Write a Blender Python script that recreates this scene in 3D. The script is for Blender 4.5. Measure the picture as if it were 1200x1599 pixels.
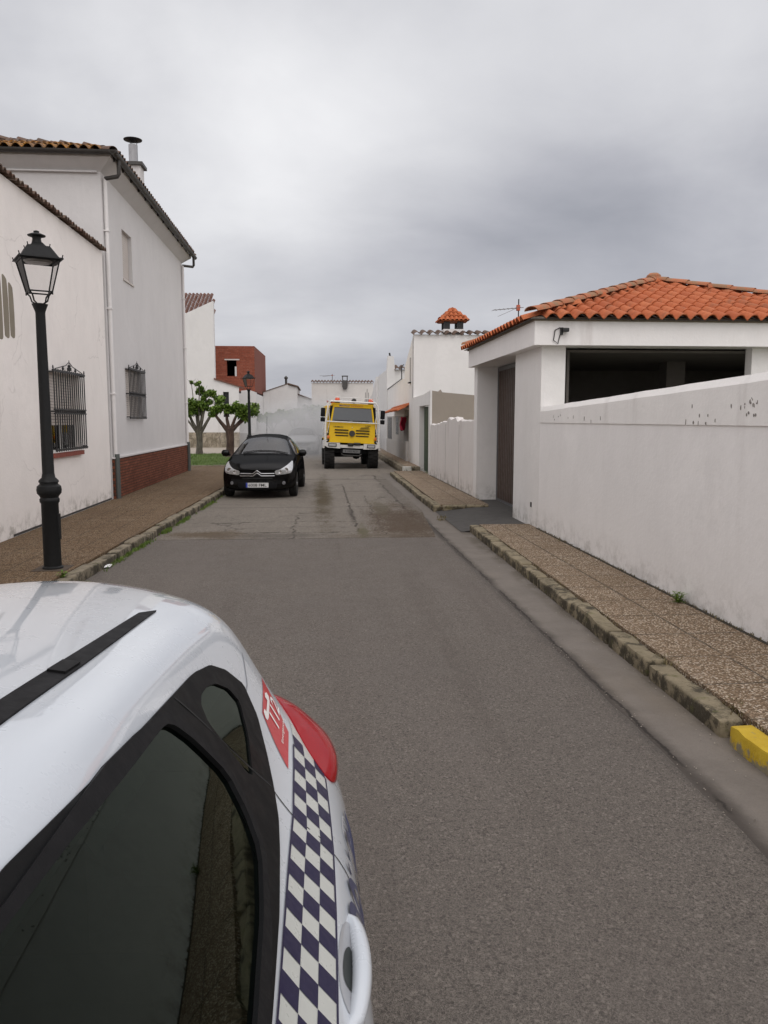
import bpy, bmesh, math, random
from mathutils import Vector, Matrix, noise as mnoise
from mathutils.bvhtree import BVHTree
from mathutils.geometry import delaunay_2d_cdt
for o in list(bpy.data.objects): bpy.data.objects.remove(o)
SC = bpy.context.scene; COL = SC.collection
R = math.radians; PI = math.pi
# ---------------------------------------------------------------- camera
cam = bpy.data.objects.new('camera', bpy.data.cameras.new('camera')); COL.objects.link(cam); SC.camera = cam
cam.data.sensor_fit = 'VERTICAL'; cam.data.sensor_height = 36.0
cam.data.lens = 36.0*1230/1599; cam.data.clip_start = 0.05; cam.data.clip_end = 2000
cam.location = (0, 0, 1.85)
cam.rotation_euler = (R(90)-math.atan(144.5/1230), 0, -math.atan(100*math.cos(math.atan(144.5/1230))/1230))
# ---------------------------------------------------------------- sky (overcast)
W = bpy.data.worlds.new('World'); SC.world = W; W.use_nodes = True
nt = W.node_tree; nt.nodes.clear(); N = nt.nodes.new; K = nt.links.new
out = N('ShaderNodeOutputWorld')
sky = N('ShaderNodeTexSky'); sky.sky_type = 'NISHITA'; sky.sun_disc = False
sky.sun_elevation = R(54); sky.sun_rotation = R(176)
b1 = N('ShaderNodeBackground'); K(sky.outputs[0], b1.inputs[0]); b1.inputs[1].default_value = 0.06
tc = N('ShaderNodeTexCoord'); sep = N('ShaderNodeSeparateXYZ'); K(tc.outputs['Generated'], sep.inputs[0])
def mth(op, a, b=None, c=None, clamp=False):
    n = N('ShaderNodeMath'); n.operation = op; n.use_clamp = clamp
    for i, v in enumerate((a, b, c)):
        if v is None: continue
        if isinstance(v, (int, float)): n.inputs[i].default_value = v
        else: K(v, n.inputs[i])
    return n.outputs[0]
zz = mth('ADD', mth('MAXIMUM', sep.outputs[2], 0.0), 0.16)
cx = mth('DIVIDE', sep.outputs[0], zz); cy = mth('DIVIDE', sep.outputs[1], zz)
cmb = N('ShaderNodeCombineXYZ'); K(cx, cmb.inputs[0]); K(cy, cmb.inputs[1])
def wn(vec, scale, detail, loc, rough=0.55, dist=0.0):
    m = N('ShaderNodeMapping'); K(vec, m.inputs[0]); m.inputs['Location'].default_value = loc
    n = N('ShaderNodeTexNoise'); n.inputs['Scale'].default_value = scale; n.inputs['Detail'].default_value = detail
    n.inputs['Roughness'].default_value = rough; n.inputs['Distortion'].default_value = dist
    K(m.outputs[0], n.inputs['Vector']); return n.outputs[0]
n1 = wn(cmb.outputs[0], 0.55, 7, (3.1, 1.7, 0), 0.5, 0.35)
n2 = wn(tc.outputs['Generated'], 5.0, 6, (1.3, 4.2, 0.7), 0.5)
n3 = wn(tc.outputs['Generated'], 2.1, 2, (7.3, 1.2, 2.7), 0.5)
def blob(x, z, sx, sz):           # a soft mass of cloud in a direction (x across, z up), y ahead
    dx = mth('DIVIDE', mth('SUBTRACT', mth('ADD', sep.outputs[0], mth('MULTIPLY', mth('SUBTRACT', n2, .5), .22)), x), sx)
    dz = mth('DIVIDE', mth('SUBTRACT', mth('ADD', sep.outputs[2], mth('MULTIPLY', mth('SUBTRACT', n1, .5), .16)), z), sz)
    d = mth('ADD', mth('MULTIPLY', dx, dx), mth('MULTIPLY', dz, dz))
    g = mth('POWER', 2.718, mth('MULTIPLY', d, -1.0))
    return mth('MULTIPLY', g, mth('GREATER_THAN', sep.outputs[1], 0))
L = mth('ADD', 0.545, mth('MULTIPLY', mth('SUBTRACT', n1, 0.5), 0.62))
L = mth('ADD', L, mth('MULTIPLY', mth('SUBTRACT', n2, 0.5), 0.30))
n4 = wn(cmb.outputs[0], 2.3, 6, (8.1, 2.2, 0), 0.6, 0.5)
L = mth('ADD', L, mth('MULTIPLY', mth('SUBTRACT', n4, 0.5), 0.12))
L = mth('ADD', L, mth('MULTIPLY', mth('SUBTRACT', n3, 0.5), 0.10))
L = mth('ADD', L, mth('MULTIPLY', blob(0.0, 0.32, 0.30, 0.17), 0.25))
L = mth('SUBTRACT', L, mth('MULTIPLY', blob(0.32, 0.26, 0.22, 0.075), 0.27))
L = mth('SUBTRACT', L, mth('MULTIPLY', blob(0.12, 0.19, 0.30, 0.045), 0.12))
L = mth('SUBTRACT', L, mth('MULTIPLY', blob(0.0, 0.07, 0.5, 0.07), 0.17))
L = mth('SUBTRACT', L, mth('MULTIPLY', blob(-0.02, 0.60, 0.5, 0.09), 0.10))
ramp = N('ShaderNodeValToRGB'); K(L, ramp.inputs[0])
ramp.color_ramp.elements[0].position = 0.10; ramp.color_ramp.elements[0].color = (0.22, 0.235, 0.28, 1)
ramp.color_ramp.elements[1].position = 0.85; ramp.color_ramp.elements[1].color = (0.92, 0.92, 0.94, 1)
e = ramp.color_ramp.elements.new(0.42); e.color = (0.49, 0.495, 0.54, 1)
def smooth(v, a, b):
    n = N('ShaderNodeMapRange'); n.interpolation_type = 'SMOOTHSTEP'; K(v, n.inputs[0]); n.inputs[1].default_value = a; n.inputs[2].default_value = b; return n.outputs[0]
# unseen sky overhead and behind the camera brightened, added to light the walls
thin = mth('MAXIMUM', smooth(sep.outputs[2], 0.48, 0.80), smooth(mth('MULTIPLY', sep.outputs[1], -1.0), -0.80, -0.25))
b2 = N('ShaderNodeBackground'); K(ramp.outputs[0], b2.inputs[0]); K(mth('ADD', 1.0, mth('MULTIPLY', thin, 1.05)), b2.inputs[1])
wm = N('ShaderNodeMix'); wm.data_type = 'RGBA'; wm.blend_type = 'MULTIPLY'; K(thin, wm.inputs[0]); K(ramp.outputs[0], wm.inputs[6]); wm.inputs[7].default_value = (1.03, .985, .935, 1); K(wm.outputs[2], b2.inputs[0])
ms = N('ShaderNodeMixShader'); ms.inputs[0].default_value = 0.94
K(b1.outputs[0], ms.inputs[1]); K(b2.outputs[0], ms.inputs[2]); K(ms.outputs[0], out.inputs[0])
# ---------------------------------------------------------------- sun behind the clouds, exposure
sd = bpy.data.lights.new('sun', 'SUN'); sd.energy = 0.6; sd.angle = R(35); sd.color = (1, 0.97, 0.93)
so = bpy.data.objects.new('sun', sd); COL.objects.link(so); so.location = (5, -5, 20)
so.rotation_euler = (R(36), 0, R(4))
SC.view_settings.view_transform = 'Standard'; SC.view_settings.look = 'None'
SC.view_settings.exposure = 0.0; SC.view_settings.gamma = 1.0
SC.render.engine = 'CYCLES'; SC.cycles.volume_step_rate = 1.0; SC.cycles.volume_max_steps = 128
SC.cycles.transparent_max_bounces = 24

# ================================================================ helpers
def col4(c): return (c[0], c[1], c[2], 1)
class NB:                                        # small node builder
    def __init__(s, name):
        s.m = bpy.data.materials.new(name); s.m.use_nodes = True; s.t = s.m.node_tree
        s.b = s.t.nodes['Principled BSDF']; s.o = s.t.nodes['Material Output']; s._tc = None
    def n(s, ty, **kw):
        x = s.t.nodes.new(ty)
        for k, v in kw.items(): setattr(x, k, v)
        return x
    def l(s, a, b): s.t.links.new(a, b)
    def setin(s, n, i, v):
        if v is None: return
        if hasattr(v, 'is_linked') or hasattr(v, 'links'): s.l(v, n.inputs[i])
        else: n.inputs[i].default_value = v
    def co(s):
        if not s._tc: s._tc = s.n('ShaderNodeTexCoord')
        return s._tc.outputs['Object']
    def pos(s): return s.n('ShaderNodeNewGeometry').outputs['Position']
    def math(s, op, a, b=None, c=None, clamp=False):
        x = s.n('ShaderNodeMath', operation=op, use_clamp=clamp)
        for i, v in enumerate((a, b, c)): s.setin(x, i, v)
        return x.outputs[0]
    def map(s, vec, scale=(1, 1, 1), loc=(0, 0, 0)):
        x = s.n('ShaderNodeMapping'); s.l(vec, x.inputs[0]); x.inputs['Scale'].default_value = scale; x.inputs['Location'].default_value = loc
        return x.outputs[0]
    def noise(s, scale, detail=4, rough=.55, vec=None, dist=0):
        x = s.n('ShaderNodeTexNoise'); s.l(vec or s.co(), x.inputs['Vector'])
        x.inputs['Scale'].default_value = scale; x.inputs['Detail'].default_value = detail; x.inputs['Roughness'].default_value = rough; x.inputs['Distortion'].default_value = dist
        return x.outputs[0]
    def vor(s, scale, feature='F1', vec=None, out='Distance', rnd=1.0):
        x = s.n('ShaderNodeTexVoronoi', feature=feature); s.l(vec or s.co(), x.inputs['Vector']); x.inputs['Scale'].default_value = scale
        x.inputs['Randomness'].default_value = rnd
        return x.outputs[out]
    def mr(s, v, a, b, c=0., d=1., smooth=True):
        x = s.n('ShaderNodeMapRange'); x.interpolation_type = 'SMOOTHSTEP' if smooth else 'LINEAR'
        s.setin(x, 0, v)
        for i, q in enumerate((a, b, c, d)): x.inputs[i+1].default_value = q
        return x.outputs[0]
    def mix(s, f, a, b, bt='MIX'):
        x = s.n('ShaderNodeMix', data_type='RGBA', blend_type=bt)
        s.setin(x, 0, f)
        for i, v in ((6, a), (7, b)):
            if isinstance(v, (tuple, list)): x.inputs[i].default_value = col4(v)
            else: s.l(v, x.inputs[i])
        return x.outputs[2]
    def sep(s, vec=None):
        x = s.n('ShaderNodeSeparateXYZ'); s.l(vec or s.co(), x.inputs[0]); return x.outputs
    def bump(s, h, dist=.01, strength=.5):
        x = s.n('ShaderNodeBump'); x.inputs['Strength'].default_value = strength; x.inputs['Distance'].default_value = dist
        s.l(h, x.inputs['Height']); s.l(x.outputs[0], s.b.inputs['Normal'])
    def fin(s, color=None, rough=None, metal=None, coat=None, spec=None):
        s.setin(s.b, 'Base Color', col4(color) if isinstance(color, tuple) else color)
        s.setin(s.b, 'Roughness', rough); s.setin(s.b, 'Metallic', metal)
        if coat is not None: s.b.inputs['Coat Weight'].default_value = coat; s.b.inputs['Coat Roughness'].default_value = .03
        if spec is not None: s.b.inputs['Specular IOR Level'].default_value = spec
        return s.m
def mul(c, k): return tuple(x*k for x in c)
def plain(name, c, rough=.7, var=.12, scale=8, bump=0, bscale=60, metal=0, coat=None, spec=None):
    s = NB(name); f = s.noise(scale, 5, .6)
    c1 = s.mix(f, mul(c, 1-var*1.6), mul(c, 1+var*1.6))
    if bump: s.bump(s.noise(bscale, 3), bump, .6)
    return s.fin(c1, s.mr(s.noise(scale*1.7, 3), .2, .8, max(0, rough-.08), min(1, rough+.08)), metal, coat, spec)
def plaster(name, c, dirt=(.30, .27, .23), amount=.35, streak=.3, low=0.0, high=0.0, ztop=2.0, bump=.006, crack=0.0):
    s = NB(name); P = s.co(); z = s.sep()[2]
    base = s.mix(s.mr(s.noise(.55, 4), .3, .7), mul(c, .93), c)
    base = s.mix(s.mr(s.noise(6, 4), .35, .75), base, mul(c, .95))
    st = s.noise(1.0, 6, .7, s.map(P, (2.2, 2.2, .22)))
    base = s.mix(s.math('MULTIPLY', s.mr(st, .55, .8), streak), base, dirt)
    bl = s.noise(1.3, 8, .72)
    base = s.mix(s.math('MULTIPLY', s.mr(bl, .62, .78), amount), base, mul(dirt, 1.15))
    if low:
        spl = s.math('MULTIPLY', s.mr(z, .08, .55, 1, 0), s.mr(s.noise(4, 7, .75), .42, .66))
        base = s.mix(s.math('MULTIPLY', spl, low), base, (.20, .18, .14))
    if high:
        spl = s.math('MULTIPLY', s.math('MULTIPLY', s.mr(z, ztop-.35, ztop-.2), s.mr(s.noise(3.2, 9, .8, s.map(P, (1, 1, 1.6))), .56, .70)), high)
        base = s.mix(spl, base, (.10, .095, .085))
    base = s.mix(s.mr(s.noise(1.9, 7, .68, s.map(P, (1, 1, .6), (2, 5, 1))), .46, .62, 0, .30), base, mul(c, .86))
    if crack:
        w = s.n('ShaderNodeVectorMath', operation='ADD'); s.l(P, w.inputs[0]); wn_ = s.n('ShaderNodeTexNoise'); s.l(P, wn_.inputs['Vector']); wn_.inputs['Scale'].default_value = 1.4; wn_.inputs['Detail'].default_value = 7
        sc = s.n('ShaderNodeVectorMath', operation='SCALE'); s.l(wn_.outputs['Color'], sc.inputs[0]); sc.inputs['Scale'].default_value = .8; s.l(sc.outputs[0], w.inputs[1])
        d = s.vor(.55, 'DISTANCE_TO_EDGE', w.outputs[0]); base = s.mix(s.math('MULTIPLY', s.mr(d, 0, .010, crack, 0), s.mr(s.noise(.7, 3), .48, .62)), base, mul(dirt, .8))
    s.bump(s.math('ADD', s.noise(22, 5, .6), s.math('MULTIPLY', s.noise(2.5, 3), 1.6)), bump, .55)
    return s.fin(base, .86, spec=.25)
class MB:
    def __init__(s): s.v = []; s.f = []; s.mi = []; s.cur = 0
    def add(s, vs, fs):
        b = len(s.v); s.v += [tuple(p) for p in vs]
        for f in fs: s.f.append(tuple(i+b for i in f)); s.mi.append(s.cur)
        return s
    def box(s, x0, x1, y0, y1, z0, z1, top=None, bev=0):
        if bev:
            bm = bmesh.new(); vs = [bm.verts.new(p) for p in [(x0,y0,z0),(x1,y0,z0),(x1,y1,z0),(x0,y1,z0),(x0,y0,z1),(x1,y0,z1),(x1,y1,z1),(x0,y1,z1)]]
            for f in ((3,2,1,0),(4,5,6,7),(0,1,5,4),(1,2,6,5),(2,3,7,6),(3,0,4,7)): bm.faces.new([vs[i] for i in f])
            bmesh.ops.bevel(bm, geom=list(bm.edges), offset=bev, segments=2, affect='EDGES', profile=.6)
            bm.verts.index_update(); s.add([v.co[:] for v in bm.verts], [[v.index for v in f.verts] for f in bm.faces]); bm.free(); return s
        return s.add([(x0,y0,z0),(x1,y0,z0),(x1,y1,z0),(x0,y1,z0),(x0,y0,z1),(x1,y0,z1),(x1,y1,z1),(x0,y1,z1)],
                     [(3,2,1,0),(4,5,6,7),(0,1,5,4),(1,2,6,5),(2,3,7,6),(3,0,4,7)])
    def hexa(s, p): return s.add(p, [(3,2,1,0),(4,5,6,7),(0,1,5,4),(1,2,6,5),(2,3,7,6),(3,0,4,7)])
    def prism(s, poly, axis, a, b):              # poly in the other two axes, extruded along axis from a to b
        def P(q, t):
            return {'x': (t, q[0], q[1]), 'y': (q[0], t, q[1]), 'z': (q[0], q[1], t)}[axis]
        n = len(poly)
        return s.add([P(q, a) for q in poly]+[P(q, b) for q in poly],
                     [tuple(range(n))[::-1], tuple(range(n, 2*n))]+[(i, (i+1) % n, n+(i+1) % n, n+i) for i in range(n)])
    def tube(s, pts, rad, seg=8, caps=True):
        pts = [Vector(p) for p in pts]; n = len(pts); rad = rad if isinstance(rad, (list, tuple)) else [rad]*n
        vs = []; fs = []; prev = None
        for i, p in enumerate(pts):
            t = (pts[min(i+1, n-1)]-pts[max(i-1, 0)]).normalized()
            if prev is None: a = t.orthogonal().normalized()
            else:
                a = (prev-t*prev.dot(t)); a = a.normalized() if a.length > 1e-6 else t.orthogonal().normalized()
            prev = a; b = t.cross(a)
            for k in range(seg):
                an = 2*PI*k/seg+PI/seg; vs.append(p+(a*math.cos(an)+b*math.sin(an))*rad[i])
        for i in range(n-1):
            for k in range(seg): fs.append((i*seg+k, i*seg+(k+1) % seg, (i+1)*seg+(k+1) % seg, (i+1)*seg+k))
        if caps: fs.append(tuple(range(seg))[::-1]); fs.append(tuple(range((n-1)*seg, n*seg)))
        return s.add(vs, fs)
    def lathe(s, prof, c=(0, 0, 0), seg=20, axis='z'):
        vs = []; fs = []; n = len(prof)
        for (r, h) in prof:
            for k in range(seg):
                a = 2*PI*k/seg; x, y = max(r, 1e-4)*math.cos(a), max(r, 1e-4)*math.sin(a)
                q = {'z': (x, y, h), 'x': (h, x, y), 'y': (x, h, y)}[axis]; vs.append((c[0]+q[0], c[1]+q[1], c[2]+q[2]))
        for i in range(n-1):
            for k in range(seg): fs.append((i*seg+k, i*seg+(k+1) % seg, (i+1)*seg+(k+1) % seg, (i+1)*seg+k))
        fs.append(tuple(range(seg))[::-1]); fs.append(tuple(range((n-1)*seg, n*seg)))
        return s.add(vs, fs)
    def xf(s, M, a=0):
        for i in range(a, len(s.v)): s.v[i] = tuple(M @ Vector(s.v[i]))
        return s
def wloc(o):
    l = Vector((0, 0, 0))
    while o: l += o.location; o = o.parent
    return l
def obj(name, mb, mats, parent=None, world=False, origin=None, smooth=False, mod=None, ang=40):
    me = bpy.data.meshes.new(name)
    off = Vector((0, 0, 0))
    if world and parent is not None: off = wloc(parent)
    if origin is not None: off = Vector(origin)
    me.from_pydata([(v[0]-off.x, v[1]-off.y, v[2]-off.z) for v in mb.v], [], mb.f)
    mats = mats if isinstance(mats, (list, tuple)) else [mats]
    for m in mats: me.materials.append(m)
    if len(mats) > 1: me.polygons.foreach_set('material_index', mb.mi)
    bm = bmesh.new(); bm.from_mesh(me); bmesh.ops.recalc_face_normals(bm, faces=bm.faces)
    if smooth:
        for f in bm.faces: f.smooth = True
        ca = math.cos(R(ang))
        for ed in bm.edges:
            if len(ed.link_faces) == 2 and ed.link_faces[0].normal.dot(ed.link_faces[1].normal) < ca: ed.smooth = False
    bm.to_mesh(me); bm.free(); me.update()
    o = bpy.data.objects.new(name, me); COL.objects.link(o)
    if origin is not None: o.location = origin
    if parent is not None: o.parent = parent
    return o
def tag(o, label, cat, group=None):
    o['label'] = label; o['category'] = cat
    if group: o['group'] = group
    return o
def thing(name, label, cat, loc=(0, 0, 0), rz=0, group=None):
    o = bpy.data.objects.new(name, None); COL.objects.link(o); o.location = loc; o.rotation_euler = (0, 0, rz); o.empty_display_size = .3
    return tag(o, label, cat, group)
def struct(name, mb, m, smooth=False, kind='structure'):
    o = obj(name, mb, m, smooth=smooth); o['kind'] = kind; return o
def kids(o): return [c for c in bpy.data.objects if c.parent == o]
def copy_tree(o, parent=None):
    c = o.copy(); COL.objects.link(c); c.parent = parent
    for k in kids(o): copy_tree(k, c)
    return c
def text_mesh(txt, size, bold=0.0, space=1.0):     # flat text as (verts, faces), lower left at 0,0
    cu = bpy.data.curves.new('lettering', 'FONT'); cu.body = txt; cu.size = size; cu.offset = bold; cu.space_character = space
    cu.resolution_u = 3
    to = bpy.data.objects.new('lettering', cu); COL.objects.link(to)
    dg = bpy.context.evaluated_depsgraph_get(); dg.update(); me = bpy.data.meshes.new_from_object(to.evaluated_get(dg))
    vs = [v.co.copy() for v in me.vertices]; fs = [tuple(p.vertices) for p in me.polygons]
    bpy.data.objects.remove(to); bpy.data.meshes.remove(me); bpy.data.curves.remove(cu)
    mx = min(v.x for v in vs); my = min(v.y for v in vs)
    vs = [(v.x-mx, v.y-my) for v in vs]
    return vs, fs, max(v[0] for v in vs), max(v[1] for v in vs)
def text_at(mb, txt, w, h, f, bold=0.0):           # fit text to w x h, f maps (a, b) to a point
    vs, fs, tw, th = text_mesh(txt, 1.0, bold); mb.add([f(x/tw*w, y/th*h) for x, y in vs], fs); return mb
def inpoly(p, poly):
    x, y = p; c = False; n = len(poly); j = n-1
    for i in range(n):
        xi, yi = poly[i]; xj, yj = poly[j]
        if (yi > y) != (yj > y) and x < (xj-xi)*(y-yi)/(yj-yi)+xi: c = not c
        j = i
    return c
def densify(poly, step):
    r = []
    for i, a in enumerate(poly):
        b = poly[(i+1) % len(poly)]; d = math.dist(a, b); k = max(1, int(d/step))
        for t in range(k): r.append((a[0]+(b[0]-a[0])*t/k, a[1]+(b[1]-a[1])*t/k))
    return r
def smoothpoly(poly, it=2, w=.25):                 # Chaikin corner cutting
    for _ in range(it):
        r = []
        for i, a in enumerate(poly):
            b = poly[(i+1) % len(poly)]
            r.append((a[0]*(1-w)+b[0]*w, a[1]*(1-w)+b[1]*w)); r.append((a[0]*w+b[0]*(1-w), a[1]*w+b[1]*(1-w)))
        poly = r
    return poly
def patch(mb, bvh, poly, to3, d, step=.04, off=.003, holes=(), skirt=True, bulge=0):
    """lay a 2D outline on a body: sample, triangulate, drop each point on the surface along d, lift by off"""
    B = densify(poly, step); pts = list(B); n0 = len(B); edges = [(i, (i+1) % n0) for i in range(n0)]
    for hole in holes:
        H = densify(hole, step); h0 = len(pts); pts += H; edges += [(h0+i, h0+(i+1) % len(H)) for i in range(len(H))]
    inh = lambda q: any(inpoly(q, h) for h in holes)
    xs = [p[0] for p in B]; ys = [p[1] for p in B]
    x = min(xs)+step/2
    while x < max(xs):
        y = min(ys)+step/2
        while y < max(ys):
            if inpoly((x, y), B) and not inh((x, y)): pts.append((x, y))
            y += step
        x += step
    r = delaunay_2d_cdt([Vector(p) for p in pts], edges, [], 0, 1e-6)
    vs = r[0]; fs = []
    for f in r[2]:
        c = sum((vs[i] for i in f), Vector((0, 0)))/len(f)
        if inpoly(c, B) and not inh(c): fs.append(tuple(f))
    d = Vector(d).normalized(); P = []; Q = []; ok = []
    for v in vs:
        h = bvh.ray_cast(Vector(to3(v.x, v.y))-d*3, d)
        if h[0] is None: P.append(Vector((0, 0, 0))); Q.append(Vector((0, 0, 0))); ok.append(False); continue
        nn = h[1] if h[1].dot(d) < 0 else -h[1]
        k = off
        if bulge:
            dm = min(math.dist(v, q) for q in B); k += bulge*(1-max(0, 1-dm/.09)**2)
        P.append(h[0]+nn*k); Q.append(h[0]-nn*.004); ok.append(True)
    fs = [f for f in fs if all(ok[i] for i in f)]
    mb.add(P, fs)
    if skirt:
        cnt = {}
        for f in fs:
            for i in range(len(f)):
                k = (f[i], f[(i+1) % len(f)]); cnt[tuple(sorted(k))] = cnt.get(tuple(sorted(k)), 0)+1
        for (a, b), c in cnt.items():
            if c == 1: mb.add([P[a], P[b], Q[b], Q[a]], [(0, 1, 2, 3)])
    return mb
def tint_glass(name, tr=(.05, .055, .05), rough=.02, ior=1.5, k=1.0):
    s = NB(name); s.t.nodes.remove(s.b)
    f = s.n('ShaderNodeFresnel'); f.inputs[0].default_value = ior
    t = s.n('ShaderNodeBsdfTransparent'); t.inputs[0].default_value = col4(tr)
    g = s.n('ShaderNodeBsdfGlossy'); g.inputs['Roughness'].default_value = rough; g.inputs[0].default_value = col4(k) if isinstance(k, tuple) else (k, k, k, 1)
    m = s.n('ShaderNodeMixShader'); s.l(f.outputs[0], m.inputs[0]); s.l(t.outputs[0], m.inputs[1]); s.l(g.outputs[0], m.inputs[2]); s.l(m.outputs[0], s.o.inputs[0])
    return s.m
def loft(rows, cut=None, levels=2):
    """rows: list of lists of (u, v, z) for one half; returns the evaluated smooth shell (verts, faces) mirrored about u=0"""
    n = len(rows[0]); vs = []; fs = []
    for r in rows:
        for (u, v, z) in r: vs.append((u, v, z))
    for i in range(len(rows)-1):
        for j in range(n-1): a = i*n+j; fs.append((a, a+1, a+n+1, a+n))
    bm = bmesh.new(); V = [bm.verts.new(p) for p in vs]
    M = [bm.verts.new((-p[0], p[1], p[2])) if abs(p[0]) > 1e-6 else V[i] for i, p in enumerate(vs)]
    for f in fs:
        for A in ([V[i] for i in f], [M[i] for i in f][::-1]):
            A2 = [x for k, x in enumerate(A) if x not in A[:k]]
            if len(A2) > 2:
                try: bm.faces.new(A2)
                except ValueError: pass
    bmesh.ops.remove_doubles(bm, verts=bm.verts, dist=1e-5)
    bmesh.ops.recalc_face_normals(bm, faces=bm.faces)
    me = bpy.data.meshes.new('shell'); bm.to_mesh(me); bm.free()
    o = bpy.data.objects.new('shell', me); COL.objects.link(o)
    md = o.modifiers.new('s', 'SUBSURF'); md.levels = levels; md.render_levels = levels
    dg = bpy.context.evaluated_depsgraph_get(); dg.update(); e = bpy.data.meshes.new_from_object(o.evaluated_get(dg))
    v2 = [v.co.copy() for v in e.vertices]; f2 = [tuple(p.vertices) for p in e.polygons]
    bpy.data.objects.remove(o); bpy.data.meshes.remove(e)
    return v2, f2
# ================================================================ ground, road, pavements
def kx_left(y): return -2.62+(y-12.0)*0.0335 if y < 30 else -2.02+(y-30)*.01          # outer face of the left kerb
def kx_right(y): return 2.31+(min(max(y, -5), 12.8)-4.0)*0.0160 if y < 14 else 2.26+(y-15.5)*.004
def sheet(x0f, x1f, y0, y1, z, ny, nx, zf=None):
    m = MB(); vs = []
    for j in range(ny+1):
        y = y0+(y1-y0)*j/ny; a = x0f(y) if callable(x0f) else x0f; b = x1f(y) if callable(x1f) else x1f
        for i in range(nx+1): x = a+(b-a)*i/nx; vs.append((x, y, zf(x, y) if zf else z))
    m.add(vs, [(j*(nx+1)+i, j*(nx+1)+i+1, (j+1)*(nx+1)+i+1, (j+1)*(nx+1)+i) for j in range(ny) for i in range(nx)]); return m
def mat_earth():
    s = NB('dry_earth_and_grass'); c = s.mix(s.mr(s.noise(.8, 8), .4, .6), (.16, .14, .10), (.08, .10, .04)); return s.fin(c, .95)
def agg(s, base, k=1.0, sc=260):
    """asphalt: stones of several tones in a binder"""
    g = s.vor(sc, out='Color'); gs = s.sep(g)[0]
    c = s.mix(s.mr(gs, .0, 1, 0, 1, False), mul(base, .50), mul(base, 1.42))
    big = s.vor(sc*.38, out='Color'); c = s.mix(s.mr(s.sep(big)[1], .90, .95, 0, .55), c, mul(base, 1.9))
    c = s.mix(s.mr(s.sep(big)[2], .90, .95, 0, .6), c, mul(base, .30))
    return c
def mat_asphalt():
    s = NB('resurfaced_asphalt'); P = s.co(); X, Y, Z = s.sep()
    c = agg(s, (.166, .146, .127))
    c = s.mix(s.mr(s.noise(.5, 5, .6), .3, .7, 0, .30), c, (.13, .115, .105))
    c = s.mix(s.mr(s.noise(1.0, 6, .65, s.map(P, (1.4, .18, 1))), .45, .75, 0, .35), c, (.19, .165, .148))
    c = s.mix(s.mr(s.noise(2.6, 8, .72), .62, .74, 0, .40), c, (.10, .088, .078))
    c = s.mix(s.mr(s.noise(9.0, 8, .75), .64, .74, 0, .5), c, (.055, .048, .042))
    c = s.mix(s.mr(s.noise(38, 6, .7), .52, .72, 0, .5), c, (.085, .072, .062)); c = s.mix(s.mr(s.noise(55, 6, .7), .60, .76, 0, .4), c, (.26, .235, .215))
    c = s.mix(s.mr(s.noise(1.0, 5, .6, s.map(P, (2.2, .10, 1), (3, 0, 0))), .50, .70, 0, .35), c, (.105, .088, .076))
    ed = s.math('ADD', X, s.math('MULTIPLY', s.math('SUBTRACT', s.noise(1.6, 5), .5), .12))
    c = s.mix(s.mr(ed, 1.80, 1.89, 0, .45), c, (.07, .063, .056))
    h = s.math('ADD', s.vor(260), s.math('MULTIPLY', s.noise(60, 4), .8)); s.bump(h, .006, .9)
    return s.fin(c, s.mr(s.noise(3, 4), .3, .7, .80, .93), spec=.3)
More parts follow.
